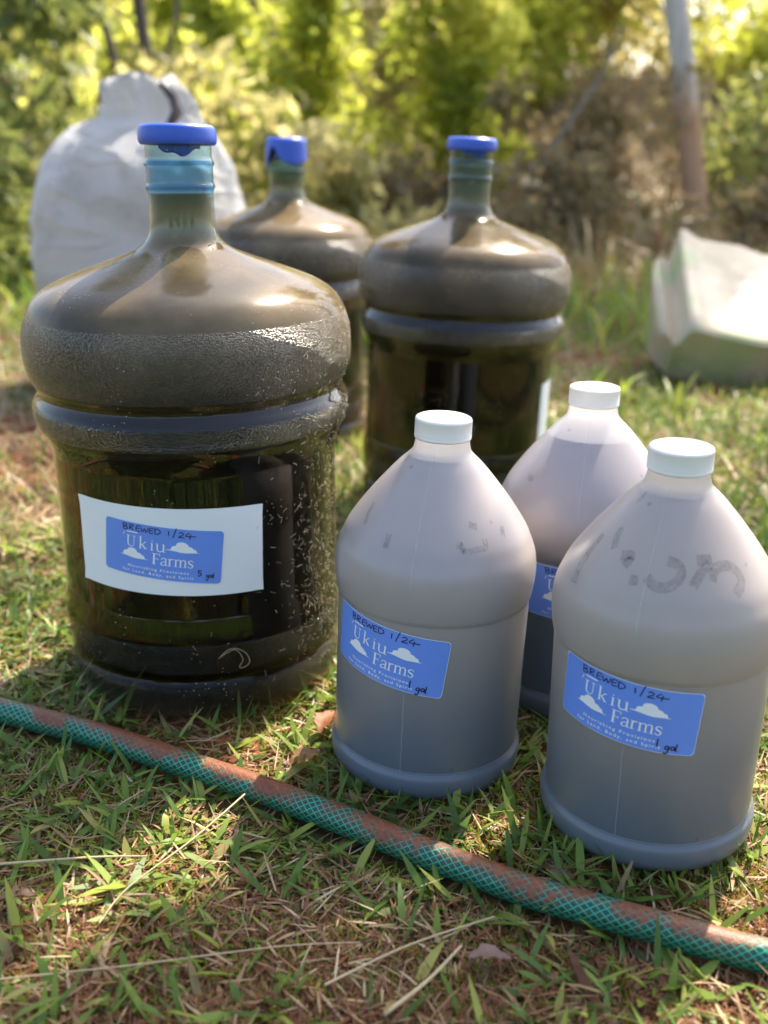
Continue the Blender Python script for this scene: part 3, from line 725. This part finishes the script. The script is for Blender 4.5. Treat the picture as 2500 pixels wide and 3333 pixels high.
# ------------------------------------------------------------------ foliage builders
def leaf_cloud(name, centres, radii, n, size, mat, parent, asp=.45, droop=.3, seed=0, tint=None):
    r = np.random.default_rng(seed)
    centres = np.array(centres, float); radii = np.array(radii, float)
    k = r.integers(0, len(centres), n)
    d = r.normal(size=(n, 3)); d /= np.linalg.norm(d, axis=1)[:, None]; rad = r.random(n)**.45
    if radii.ndim == 1: radii = np.repeat(radii[:, None], 3, 1)
    pos = centres[k]+d*radii[k]*rad[:, None]
    # main axis and side axis of each leaf
    ax = r.normal(size=(n, 3))+d*.8; ax[:, 2] -= droop; ax /= np.linalg.norm(ax, axis=1)[:, None]
    sd = np.cross(ax, r.normal(size=(n, 3))); sd /= np.linalg.norm(sd, axis=1)[:, None]; nn = np.cross(ax, sd)
    L = size*r.uniform(.6, 1.4, n)[:, None]; W = L*asp*.5
    v0 = pos; v1 = pos+ax*L*.45+sd*W+nn*L*.06; v2 = pos+ax*L; v3 = pos+ax*L*.45-sd*W+nn*L*.06
    V = np.stack([v0, v1, v2, v3], 1).reshape(-1, 3); F = np.arange(4*n).reshape(-1, 4)
    base = r.random(len(centres))[k]*.55 if tint is None else np.full(n, tint)
    t = np.clip(base+r.random(n)*.45, 0, 1)
    return mesh_np(name, V, F, mat, parent, smooth=False, attrs=dict(tint=np.repeat(t, 4)))

def shrub(label, x, y, h, wdt, mat, n, size, seed, group='bushes along the bank', name='bush', cat='bush', lean=0, asp=.4, stems=4):
    r = random.Random(seed); z0 = float(gz(x, y)); root = empty(name, (x, y, z0)); tag(root, label, cat, group)
    cs = []; rs = []
    for i in range(int(8+h*9)):
        t = (i+r.random())/(8+h*9); rr = wdt*(1-.3*t)*(.75+.45*math.sin(5*t+seed))
        a = r.uniform(0, 6.283); q = r.random()**.5*rr
        cs.append((math.cos(a)*q+lean*t, math.sin(a)*q, h*(.04+.92*t))); rs.append(wdt*r.uniform(.2, .5)*(1-.3*t))
    leaf_cloud('foliage', cs, rs, n, size, mat, root, asp=asp, seed=seed)
    for i in range(stems):
        a = r.uniform(0, 6.283); e = r.uniform(.2, .6)*wdt
        tube('stem', [(0.02*math.cos(a), .02*math.sin(a), -.05), (e*.3*math.cos(a), e*.3*math.sin(a), h*.35), (e*math.cos(a)+lean*.7, e*math.sin(a), h*.8)], [.016, .011, .004], BARK_DARK, root, 6)
    return root

# hedge of bushes on and behind the bank (x at given y: half view width is .39*y)
B_ = [
 ('bright lime bush directly above the gap between sack and left bottle', -.98, 5.4, 1.30, .42, BUSH_LIME, 9000, .08),
 ('tall feathery lime bush right of the lime bush near the sack', -.42, 6.0, 1.42, .42, BUSH_LIME, 9000, .08),
 ('lime bush rising just left of the rear bottle neck', .02, 6.8, 1.35, .45, BUSH_OLIVE, 7000, .085),
 ('brightest lime bush, directly above the rear right bottle cap', .36, 5.7, 1.15, .38, BUSH_LIME, 9000, .075),
 ('yellow green bush right of the brightest lime bush', .88, 6.8, 1.1, .55, BUSH_LIME, 7500, .085),
 ('dark leafy bush at the left edge of the picture behind the sack', -1.62, 4.1, 1.25, .40, BUSH_DARK, 6500, .075),
 ('low shaded bush at the foot of the left tree trunks', -1.35, 3.4, .62, .30, BUSH_DARK, 3600, .06),
 ('olive bush behind the two thin left trunks', -1.9, 6.6, 1.9, .65, BUSH_LIME, 9000, .085),
 ('tall yellowish bush filling the gap above the torn blue cap', -.80, 8.0, 1.9, .8, BUSH_OLIVE, 9000, .10),
 ('olive bush spreading above the dry bank, left of the grey trunk', 1.35, 7.2, 1.0, .65, BUSH_OLIVE, 8000, .085),
 ('yellow green bush right of the grey trunk near the corner', 2.35, 6.6, .95, .7, BUSH_LIME, 8500, .085),
 ('withered brown bush on the bank left of the grey trunk', 1.0, 5.3, .50, .42, BUSH_BROWN, 4600, .06),
 ('low withered bush between rear right bottle and grey trunk', .78, 4.6, .42, .32, BUSH_BROWN, 3200, .055),
 ('dark green bush in the shade right of the grey trunk', 1.95, 5.4, .60, .42, BUSH_DARK, 4600, .065),
 ('low brown bush above the printed bag', 1.45, 4.3, .36, .36, BUSH_BROWN, 3000, .05),
 ('small green bush just behind the farthest bottle', -.12, 4.2, .50, .30, BUSH_OLIVE, 3600, .06),
 ('brownish low bush between the two rear bottles', .12, 4.9, .42, .34, BUSH_BROWN, 3200, .055),
 ('broad olive bush low behind the sack', -.95, 4.9, .75, .5, BUSH_OLIVE, 6000, .07),
 ('yellow bush far back between the lime bushes', .15, 9.2, 1.8, .8, BUSH_LIME, 8000, .11),
 ('wide olive bush at the far centre right', 1.5, 9.6, 1.7, 1.0, BUSH_OLIVE, 9000, .11),
 ('wide olive bush at the far left', -2.4, 9.4, 2.2, 1.0, BUSH_OLIVE, 9000, .11),
]
for i, (lb, x, y, h, wd, mt, n, sz) in enumerate(B_):
    shrub(lb, x, y, h, wd*1.3, mt, int(n*.32), sz*1.2, 100+i)

# tall trees beyond, and the out-of-frame tree whose limb shades the foreground
def tree(label, x, y, path, rads, bark, crowns, mat, n, size, seed, branches=(), group='trees around the clearing', cat='tree', name='tree', asp=.4):
    z0 = float(gz(x, y)); root = empty(name, (x, y, z0)); tag(root, label, cat, group)
    tk = tube('trunk', [tuple(p_[:2])+(p_[2],) for p_ in path], rads, bark, root, 14)
    for bp_, br in branches: tube('branch', bp_, br, bark, root, 8)
    if crowns:
        cs = []; rs = []; r = random.Random(seed)
        for (cx, cy, cz, cr) in crowns:
            for k_ in range(9):
                v = Vector((r.gauss(0, 1), r.gauss(0, 1), r.gauss(0, .8))).normalized()*cr*r.uniform(.3, .8)
                cs.append((cx+v.x, cy+v.y, cz+v.z)); rs.append(cr*r.uniform(.25, .45))
        leaf_cloud('crown', cs, rs, n, size, mat, root, asp=asp, seed=seed)
    return root
tag(tube('dead_branch', [(.62, 4.9, .30), (.68, 4.9, .42), (.80, 4.9, .60), (.90, 4.9, .76), (.97, 4.9, .90), (1.0, 4.92, 1.0)], [.010, .012, .012, .011, .009, .005], plain('bleached_wood', (.22, .19, .14), .8, noise_amt=.3), None, 8),
    'bare pale dead branch leaning on the dry bank, left of the grey trunk', 'branch')
zb = float(gz(1.44, 5.0))
tree('slender leaning tree with grey upper trunk and orange brown lower trunk', 1.44, 5.0,
     [(.03, 0, -.15), (0, 0, 0), (-.03, 0, .237-zb+.12), (-.075, 0, .55-zb), (-.14, 0, .87-zb), (-.2, 0, 1.12-zb), (-.26, .05, 1.7-zb), (-.2, .1, 2.6-zb), (-.1, .2, 3.6-zb)],
     [.066, .060, .058, .056, .054, .052, .048, .04, .03], BARK_GREY, [(-.1, .3, 3.9, .8), (.6, .2, 3.5, .6)], BUSH_OLIVE, 6000, .09, 301,
     branches=[([(-.2, .1, 2.4), (.2, .2, 2.9), (.6, .2, 3.4)], [.03, .02, .01])])
tree('thin dark tree with twin stems rising behind the sack', -.98, 4.6,
     [(.02, 0, -.1), (0, 0, 0), (-.02, 0, .6), (-.06, 0, 1.1), (-.14, .1, 1.8), (-.1, .2, 2.8)], [.032, .030, .028, .026, .02, .014], BARK_DARK,
     [(-.2, .3, 3.0, .7), (-.8, .4, 2.6, .5)], BUSH_DARK, 4500, .08, 302,
     branches=[([(0, 0, .15), (-.16, .05, .7), (-.30, .1, 1.3), (-.5, .2, 2.2)], [.022, .02, .016, .01]), ([(0, 0, .6), (.1, 0, 1.0), (.14, .1, 1.6)], [.012, .009, .005])])
tree('dark trunked tree at the far left edge beside the dark bush', -1.72, 4.5,
     [(.03, 0, -.1), (.0, 0, 0), (-.05, 0, .7), (-.1, 0, 1.6), (-.05, .1, 2.8)], [.05, .045, .04, .034, .02], BARK_DARK, [(0, .2, 2.9, .8), (.5, .1, 2.3, .45)], BUSH_DARK, 5000, .085, 303,
     branches=[([(-.05, 0, .7), (.15, .1, 1.2), (.3, .1, 1.9)], [.02, .014, .006])])
far = [('hazy olive tree far behind the lime bushes, left of centre', -2.2, 13.0, 4.2, 1.7), ('far tree with sky gaps at the top centre', -.1, 15.5, 3.2, 1.6), ('far olive tree above the rear right bottle', 2.0, 13.5, 3.3, 1.6), ('far tree filling the top right corner', 4.4, 13.0, 4.0, 1.9), ('far tree at the top left corner', -4.6, 13.0, 4.4, 1.9), ('pale far tree behind the top centre gap', -1.0, 19.0, 4.2, 1.9), ('pale far tree right of the top centre gap', 3.4, 19.0, 4.8, 2.1), ('pale far tree behind the lime bushes at left', -4.3, 20.0, 5.6, 2.4)]
for i, (lb, x, y, h, r_) in enumerate(far):
    tree(lb, x, y, [(0, 0, -.2), (0, 0, 0), (.1, 0, h*.5), (0, 0, h*.85)], [.14, .12, .09, .04], BARK_DARK,
         [(0, 0, h*.35, r_*.9), (-.6*r_, 0, h*.5, r_*.7), (.6*r_, .1, h*.5, r_*.7), (0, 0, h*.78, r_*.65)], BUSH_OLIVE, 3400, .17, 320+i, group='far trees')
tree('unseen broad tree set outside the right edge so its high crown shades the dry bank', 3.7, 7.6,
     [(0, 0, -.2), (0, 0, 0), (-.1, 0, 1.5), (-.3, 0, 2.8), (-.6, .1, 3.6)], [.16, .14, .12, .09, .05], BARK_GREY,
     [(-.6, .2, 3.6, 1.0), (-1.4, -.2, 3.5, .9), (-1.9, -.8, 3.7, .8), (-.9, -.9, 3.6, .9), (-2.2, .3, 3.7, .7)], BUSH_DARK, 6500, .11, 331)  # unseen tree, crown placed to keep sun off the bank
tree('off-frame tree at right whose limb overhangs the bottles', 2.0, 3.0,
     [(0, 0, -.1), (0, 0, 0), (-.03, 0, 1.2), (-.15, -.1, 2.2), (-.3, -.2, 3.2), (-.3, -.2, 4.2)], [.11, .10, .085, .07, .05, .02], BARK_GREY,
     [], BUSH_DARK, 0, .07, 330, branches=[([(-.12, -.08, 2.1), (-.7, -.5, 2.45), (-1.3, -1.1, 2.6), (-1.75, -1.45, 2.6)], [.045, .032, .02, .008]), ([(-.9, -.7, 2.5), (-1.2, -1.2, 2.45), (-1.5, -1.7, 2.4)], [.02, .012, .005])])
_t = [o for o in C.objects if o.get('label', '').startswith('off-frame')][0]
_t['label'] = 'shade tree standing outside the right of the view, limb overhanging the jugs'
def shade_point(tx, ty, z): return (tx+sdir.x/sdir.z*z-2.0, ty+sdir.y/sdir.z*z-3.0, z-float(gz(2, 3)))
sp = []; sr_ = []
for (tx, ty, rr) in [(-.12, .43, .08), (-.02, .42, .09), (.0, .38, .12), (-.22, .40, .07), (-.11, .50, .03), (.02, .475, .035), (-.28, .50, .03)]:
    sp.append(shade_point(tx, ty, 2.5)); sr_.append(rr)
for (tx, ty, rr) in [(.45, 1.2, .14), (.6, 1.45, .2), (-.5, 1.0, .12), (-.65, 1.5, .3), (-.5, 1.75, .2), (.3, 2.1, .25), (.9, 1.8, .2)]:
    sp.append(shade_point(tx, ty, 3.2)); sr_.append(rr)
leaf_cloud('crown', sp, sr_, 1500, .055, BUSH_DARK, _t, seed=5)

for i, (lb, x, y, h, r_) in enumerate([('added unseen tree behind the viewer, left side of the lawn', -5.5, -8.5, 3.2, 1.7), ('added unseen tree behind the viewer, middle of the lawn', -1.6, -12, 3.2, 1.8), ('added unseen tree behind the viewer, right side of the lawn', 3.6, -10.5, 3.4, 1.8), ('added unseen tree behind the viewer at the far right of the lawn', 8.0, -7.5, 3.2, 1.7)]):
    tree(lb, x, y, [(0, 0, -.2), (0, 0, 0), (.1, 0, h*.5), (0, 0, h*.85)], [.16, .14, .1, .04], BARK_DARK,
         [(0, 0, h*.32, r_*.9), (-.6*r_, 0, h*.45, r_*.7), (.6*r_, .1, h*.45, r_*.7), (0, 0, h*.72, r_*.65)], BUSH_DARK, 3200, .22, 360+i, group='added trees behind the viewer')  # dark trees added out of view to darken reflections in the bottles
# dry bank brush ---------------------------------------------------------
def blades(name, x, y, L, Wd, tilt, mat, tint, label=None, seed=0, curl=.6, zoff=0, kind='stuff', cat=None, levels=4, parent=None):
    r = np.random.default_rng(seed); n = len(x)
    az = r.uniform(0, 2*np.pi, n); d = np.stack([np.cos(az), np.sin(az), np.zeros(n)], 1); s = np.stack([-np.sin(az), np.cos(az), np.zeros(n)], 1)
    s = s + np.stack([np.zeros(n)]*2+[r.uniform(-.5, .5, n)], 1)
    V = np.zeros((n, levels, 2, 3)); base = np.stack([x, y, gz(x, y)+zoff], 1)
    el = tilt.copy(); p = base.copy(); seg = L/(levels-1); cl = curl*r.uniform(-.3, 1.3, n)
    for k in range(levels):
        t = k/(levels-1); wk = Wd*(np.interp(t, [0, .3, .75, 1], [.65, 1, .7, .06]))
        V[:, k, 0] = p+s*wk[:, None]*.5; V[:, k, 1] = p-s*wk[:, None]*.5
        p = p+(d*np.cos(el)[:, None]+np.array([0, 0, 1.])*np.sin(el)[:, None])*seg[:, None]
        el = el-cl/(levels-1)
        p[:, 2] = np.maximum(p[:, 2], gz(p[:, 0], p[:, 1])+.0008+zoff*.2)
    V = V.reshape(-1, 3); b = np.arange(n)[:, None]*levels*2; F = []
    for k in range(levels-1): F.append(b+np.array([2*k, 2*k+1, 2*k+3, 2*k+2]))
    F = np.stack(F, 1).reshape(-1, 4)
    o = mesh_np(name, V, F, mat, parent, attrs=dict(tint=np.repeat(tint, levels*2)))
    if label or kind: tag(o, label, cat, None, kind)
    return o
BASES = [(-.169, .9039, .118), (.0959, 1.4071, .118), (-.1662, 1.7492, .118), (.0372, .7453, .068), (.2015, .6606, .068), (.1799, .8627, .068)]
def sample(n, y0, y1, power=1.0, hw=.43, pad=.12, clear=True, seed=0):
    r = np.random.default_rng(seed)
    y = y0+(y1-y0)*r.random(int(n*1.6))**power; x = (r.random(len(y))*2-1)*(hw*y+pad)
    ok = np.ones(len(x), bool)
    if clear:
        for bx, by, br in BASES: ok &= (x-bx)**2+(y-by)**2 > br*br
        ok &= np.abs(y-hose_y(x)) > .0125*np.where(np.abs(x) < .6, 1, 0)
    return x[ok][:n], y[ok][:n]
def patch(x, y, sc_, seed=0):
    return np.array([mnoise.noise(Vector((a*sc_+seed, b*sc_, seed*1.7)))*.5+.5 for a, b in zip(x, y)])
# green blades, near
x, y = sample(15000, .40, 1.25, .9, seed=1); pn = patch(x, y, 7, 2); keep = rng.random(len(x)) < np.clip((pn-.27)*2.2, .12, 1)*(1-.45*sstep(.56, .46, y)*np.clip((x+.25)/.15, 0, 1)); x, y, pn = x[keep], y[keep], pn[keep]
n = len(x); tint = np.clip(rng.normal(.32, .15, n)+.35*(rng.random(n) < .22)+(.5-pn)*.3, 0, .98)
blades('grass', x, y, rng.uniform(.010, .040, n)*(1+.4*(rng.random(n) < .12)), rng.uniform(.0018, .0064, n), rng.uniform(.0, .9, n), GRASS, tint, 'short flattened green grass blades around the bottles and hose', seed=3, cat='grass', zoff=.001)
x, y = sample(22000, .40, 1.3, .9, seed=31); pn2 = patch(x, y, 8, 4); kp = rng.random(len(x)) < np.clip((pn2-.3)*2.4, .1, 1)*(1-.75*sstep(.58, .46, y)*np.clip((x+.25)/.15, 0, 1)); x, y = x[kp], y[kp]; n = len(x)
blades('short_grass', x, y, rng.uniform(.004, .016, n), rng.uniform(.0012, .0034, n), rng.uniform(-.1, .6, n), GRASS, np.clip(rng.normal(.5, .16, n), 0, .95), 'mat of short yellow green grass and clippings', seed=33, cat='grass', levels=3, zoff=.001)
# lawn outside the view on both sides and behind the viewer
_r = np.random.default_rng(77); x = _r.uniform(-2.4, 2.4, 60000); y = _r.uniform(-1.6, 3.2, 60000); kp = (np.abs(x) > .43*np.maximum(y, 0)+.11) | (y < .39); x, y = x[kp], y[kp]; n = len(x)
blades('surrounding_lawn', x, y, rng.uniform(.02, .05, n), rng.uniform(.004, .009, n), rng.uniform(.0, 1.0, n), GRASS, np.clip(rng.normal(.33, .2, n), 0, .9), 'lawn around the clearing, beside and behind the viewer', seed=78, cat='grass', levels=3)
# blades pressed up against the bases
bx_, by_ = [], []
for (cx_, cy_, cr_), cnt in zip(BASES, (90, 30, 30, 70, 80, 30)):
    a_ = _r.uniform(-2.2, 2.2, cnt); q_ = cr_+_r.uniform(.004, .022, cnt); bx_ += list(cx_+np.sin(a_)*q_); by_ += list(cy_-np.cos(a_)*q_)
x, y = np.array(bx_), np.array(by_); n = len(x)
blades('edge_grass', x, y, rng.uniform(.012, .034, n), rng.uniform(.0016, .0042, n), rng.uniform(.3, 1.3, n), GRASS, np.clip(rng.normal(.4, .2, n), 0, .95), 'blades pushed up around the foot of each container', seed=79, cat='grass')
# dry litter, near
x, y = sample(8000, .38, 1.4, .9, seed=4); n = len(x)
blades('dry_grass', x, y, rng.uniform(.006, .036, n), rng.uniform(.0005, .0021, n), rng.uniform(-.05, .45, n), STRAW, np.clip(rng.beta(1.6, 1.6, n)+(patch(x, y, 9, 5)-.5)*.7, 0, 1), 'dry straw and dead grass litter on the red soil', seed=6, curl=.4, cat='dry grass', levels=4, zoff=.003)
x, y = sample(9000, .38, 1.3, .85, seed=14); n = len(x)
blades('leaf_litter', x, y, rng.uniform(.005, .026, n), rng.uniform(.0008, .0036, n), rng.uniform(-.1, .6, n), STRAW, np.clip(.45+rng.random(n)*.55, 0, 1), 'crumbled red brown leaf bits in the grass', seed=16, curl=.8, cat='leaf litter', levels=3, zoff=.001)
x, y = sample(16000, .38, .60, .9, seed=18); kp = rng.random(len(x)) < np.clip((x+.3)/.2, 0, 1)*np.clip((.60-y)/.08, 0, 1); x, y = x[kp], y[kp]; n = len(x)
blades('root_mat', x, y, rng.uniform(.003, .012, n), rng.uniform(.0006, .002, n), rng.uniform(.0, 1.2, n), STRAW, np.clip(.62+rng.random(n)*.38, 0, 1), 'red brown crumbly root mat along the bottom of the view', seed=19, curl=1.0, cat='root mat', levels=3, zoff=.002)
# moss
x, y = sample(44000, .38, 1.1, .9, seed=7); pn = patch(x, y, 11, 9); kp = pn > .46; x, y = x[kp], y[kp]; n = len(x)
blades('moss', x, y, rng.uniform(.003, .009, n), rng.uniform(.0008, .0018, n), rng.uniform(.2, 1.4, n), MOSS, rng.random(n), 'tufts of yellow green moss between grass blades', seed=8, cat='moss', levels=3)
# mid ground
x, y = sample(42000, 1.15, 3.6, 1.25, hw=.44, pad=.1, seed=9); pn = patch(x, y, 3.2, 12)
brown_left = (x < -.38) & (y > 1.25) & (y < 2.6); kp = rng.random(len(x)) < np.clip((pn-.2)*2.0, .15, 1)*np.where(brown_left, .25, 1)*np.where((x > .35) & (y > 2.2), .7, 1); x, y, pn = x[kp], y[kp], pn[kp]; n = len(x)
tint = np.clip(rng.normal(.44, .14, n)+(.5-pn)*.5, 0, .9)
blades('lawn_grass', x, y, rng.uniform(.02, .055, n), rng.uniform(.002, .0055, n), rng.uniform(.2, 1.3, n), GRASS, tint, 'longer grass in the clearing behind the bottles', seed=10, cat='grass')
x, y = sample(16000, 1.2, 4.6, 1.2, hw=.45, pad=.1, seed=11); n = len(x)
blades('hay', x, y, rng.uniform(.02, .10, n), rng.uniform(.0012, .004, n), rng.uniform(0, .7, n), STRAW, np.clip(rng.beta(1.5, 1.8, n)+(patch(x, y, 2, 15)-.5)*.5, 0, 1), 'pale dead grass lying in the clearing and on the bank', seed=12, cat='dry grass', curl=.6)
# bank brush of twigs and stalks
x, y = sample(9000, 3.6, 7.2, 1.0, hw=.5, pad=.2, clear=False, seed=13); n = len(x)
blades('dry_brush', x, y, rng.uniform(.08, .34, n), rng.uniform(.004, .012, n), rng.uniform(.1, 1.3, n), STRAW, np.clip(.12+rng.random(n)*.65, 0, 1), 'tangle of brown dead stalks covering the bank', seed=14, cat='brush', curl=1.4, levels=5)
x, y = sample(3500, 2.6, 5.2, 1.0, hw=.45, pad=.1, clear=False, seed=23); n = len(x)
blades('weeds', x, y, rng.uniform(.06, .2, n), rng.uniform(.006, .014, n), rng.uniform(.5, 1.4, n), GRASS, np.clip(rng.normal(.4, .18, n), 0, .9), 'scattered green weeds at the foot of the bank', seed=24, cat='weeds', curl=1.0, levels=5)

# single plants and debris as things ---------------------------------------
def plant(label, x, y, n, L, Wd, seed, tint=.42, group=None, name='grass_tuft', cat='grass tuft', el=(.6, 1.3), mat=None, curl=.7):
    r = np.random.default_rng(seed)
    o = blades(name, np.full(n, 0.0)+r.normal(0, .006, n)+x, np.full(n, 0.0)+r.normal(0, .006, n)+y, r.uniform(.6, 1.2, n)*L, np.full(n, Wd)*r.uniform(.7, 1.2, n), r.uniform(*el, n), mat or GRASS, np.clip(r.normal(tint, .06, n), 0, 1), None, seed=seed, curl=curl, kind=None, levels=7)
    tag(o, label, cat, group); return o
plant('broad bright green tuft between rear right bottle and rear jug cap', .36, 1.88, 5, .15, .018, 41, .45, el=(.7, 1.2))
plant('green tuft behind the rear jug, left of the printed bag', .47, 2.02, 9, .09, .008, 42, .47)
plant('tuft of tall green blades just behind the farthest bottle', -.02, 2.55, 12, .19, .014, 43, .40)
plant('bright green tuft left of the printed bag on the grass', .56, 1.95, 8, .09, .009, 44, .50)
plant('yellow dry tuft beside the rear right bottle', .36, 2.35, 14, .12, .007, 45, .74)
plant('small bright weed under the hose at lower right', .185, .492, 7, .032, .009, 46, .42, name='weed', cat='weed', el=(.15, .6), curl=.3)
plant('green blades leaning at the base of the front bottle, right side', -.062, .742, 7, .045, .005, 47, .45, el=(.2, .8))
plant('lone tall seed stalks in front of the dry bank', .62, 3.2, 6, .35, .006, 48, .78, el=(1.0, 1.4), name='stalks', cat='dry stalks')
plant('bright blades at lower left below the hose', -.17, .56, 8, .045, .006, 49, .48, el=(.1, .6), curl=.3)
def dead_leaf(label, x, y, s, az, col, z=.009):
    V = []; F = []; n = 9
    for i in range(n+1):
        t = i/n; w_ = math.sin(math.pi*(t*.9+.06))**.8*.30*s*(1+.28*math.sin(i*2.4+x*90)+.15*math.sin(i*5.1))
        for k_, q in enumerate((-1, -.4, .4, 1)):
            V.append(((t-.5)*s, w_*q, .14*s*abs(q)**1.5+.10*s*math.sin(t*4)+.02*s*math.sin(9*t+q*3)))
    for i in range(n):
        for k_ in range(3): F.append((i*4+k_, (i+1)*4+k_, (i+1)*4+k_+1, i*4+k_+1))
    o = mesh_py('fallen_leaf', V, F, plain('dead_leaf', col, .6, noise_amt=.5, nscale=90, bump=.5, bscale=120, trans=.25))
    o.location = (x, y, z); o.rotation_euler = (random.uniform(-.3, .3), random.uniform(-.3, .3), az)
    tag(o, label, 'leaf', 'fallen leaves'); return o
for i, (px_, py_) in enumerate([(-.225, .722), (-.06, .635), (.045, .572), (.15, .522)]):
    plant(['few blades crossing the hose near its left end', 'few blades crossing the hose below the gap between bottle and jug', 'few blades crossing the hose in front of the middle jug', 'few blades crossing the hose in front of the nearest jug'][i], px_, py_, 5, .034, .0045, 60+i, .36, el=(.5, 1.1))
dead_leaf('orange brown dead leaf standing between front bottle and middle jug', -.045, .765, .030, 1.2, (.26, .095, .03), .012)
dead_leaf('tan curled dead leaf just left of the middle jug base', -.060, .713, .026, .4, (.36, .18, .07))
dead_leaf('greyish brown dead leaf beside the hose, below the nearest jug', .125, .572, .020, .9, (.14, .085, .06), .010)
dead_leaf('pale mauve brown dead leaf in the grass below the hose', .070, .498, .026, .1, (.22, .14, .11), .009)
dead_leaf('dark brown dead leaf at the left, lying below the hose end', -.235, .545, .024, .3, (.13, .07, .04), .008)
dead_leaf('dry brown leaf right of the nearest jug base', .305, .605, .030, -.5, (.30, .14, .06), .010)
dead_leaf('tan dead leaf lying on the grass right behind the nearest jug', .42, 1.18, .05, .2, (.42, .26, .15), .015)
def stalk(label, pts, r0):
    q = catmull([(p_[0], p_[1], p_[2]) for p_ in pts], 6)
    o = tube('straw_stalk', [tuple(v) for v in q], np.linspace(r0, r0*.55, len(q)), STRAWM, None, 6); tag(o, label, 'straw', 'long straw stalks'); return o
STRAWM = plain('straw', (.46, .36, .2), .5, noise_amt=.25, nscale=60)
import_pts = {}
stalk('long bent straw slanting down left below the hose', [(-.100, .648, .02), (-.130, .60, .016), (-.165, .553, .012), (-.175, .52, .012)], .0008)
stalk('long straw crossing the lower middle toward the hose', [(-.03, .475, .010), (.02, .505, .013), (.075, .53, .014)], .0009)
stalk('thick straw at the bottom edge, right of centre', [(.005, .452, .012), (.03, .475, .014), (.052, .50, .018)], .0015)
stalk('thin straw lying along the left lower grass', [(-.235, .475, .008), (-.15, .485, .012), (-.06, .503, .012), (-.01, .51, .01)], .0006)
stalk('pale straw at the left edge near the grass tuft', [(-.27, .575, .010), (-.2, .583, .012), (-.16, .588, .010)], .0010)

# lint and grass bits stuck on the sunny side of the front bottle
n = 900; V = []; F = []; tn = []
prof_z = [b for a, b in BIG[4:]]; prof_r = [a for a, b in BIG[4:]]
for i in range(n):
    a = math.radians(random.triangular(28, 96, 74)); z = random.triangular(.01, .30, .1) if random.random() < .8 else random.uniform(.05, .33)
    if a < R_(50) and random.random() < .5: continue
    L = random.uniform(.0015, .007); th = random.uniform(0, math.pi); wd = random.uniform(.0002, .0005); bend = random.uniform(-.8, .8)
    b = len(V); prev = (a, z)
    for k_ in range(4):
        t = k_/3; da = math.cos(th+bend*t)*L*t/.13; dz = math.sin(th+bend*t)*L*t
        aa, zz = a+da, z+dz; r = float(np.interp(zz, prof_z, prof_r))+.0005+.0006*math.sin(t*3)
        for sg in (1, -1):
            z2 = zz+sg*wd*.5*math.cos(th); a2 = aa-sg*wd*.5*math.sin(th)/.13
            V.append((r*math.sin(a2), -r*math.cos(a2), z2))
    for k_ in range(3): F.append((b+2*k_, b+2*k_+1, b+2*k_+3, b+2*k_+2))
lint = mesh_py('lint', V, F, plain('lint', (.62, .55, .40), .7, noise_amt=.3, trans=.3), A); lint['kind'] = 'stuff'
# curled fibre stuck on the lower wall
q = [(15, .066), (18, .071), (21.5, .070), (24.5, .064), (25.5, .056), (23.5, .052), (21.5, .053), (23, .060), (20, .070), (14, .064)]
tube('curled_fibre', [((.132)*math.sin(R_(a)), -.132*math.cos(R_(a)), z) for a, z in [tuple(v) for v in catmull(q, 6)]], .00026, STRAWM, A, 5)
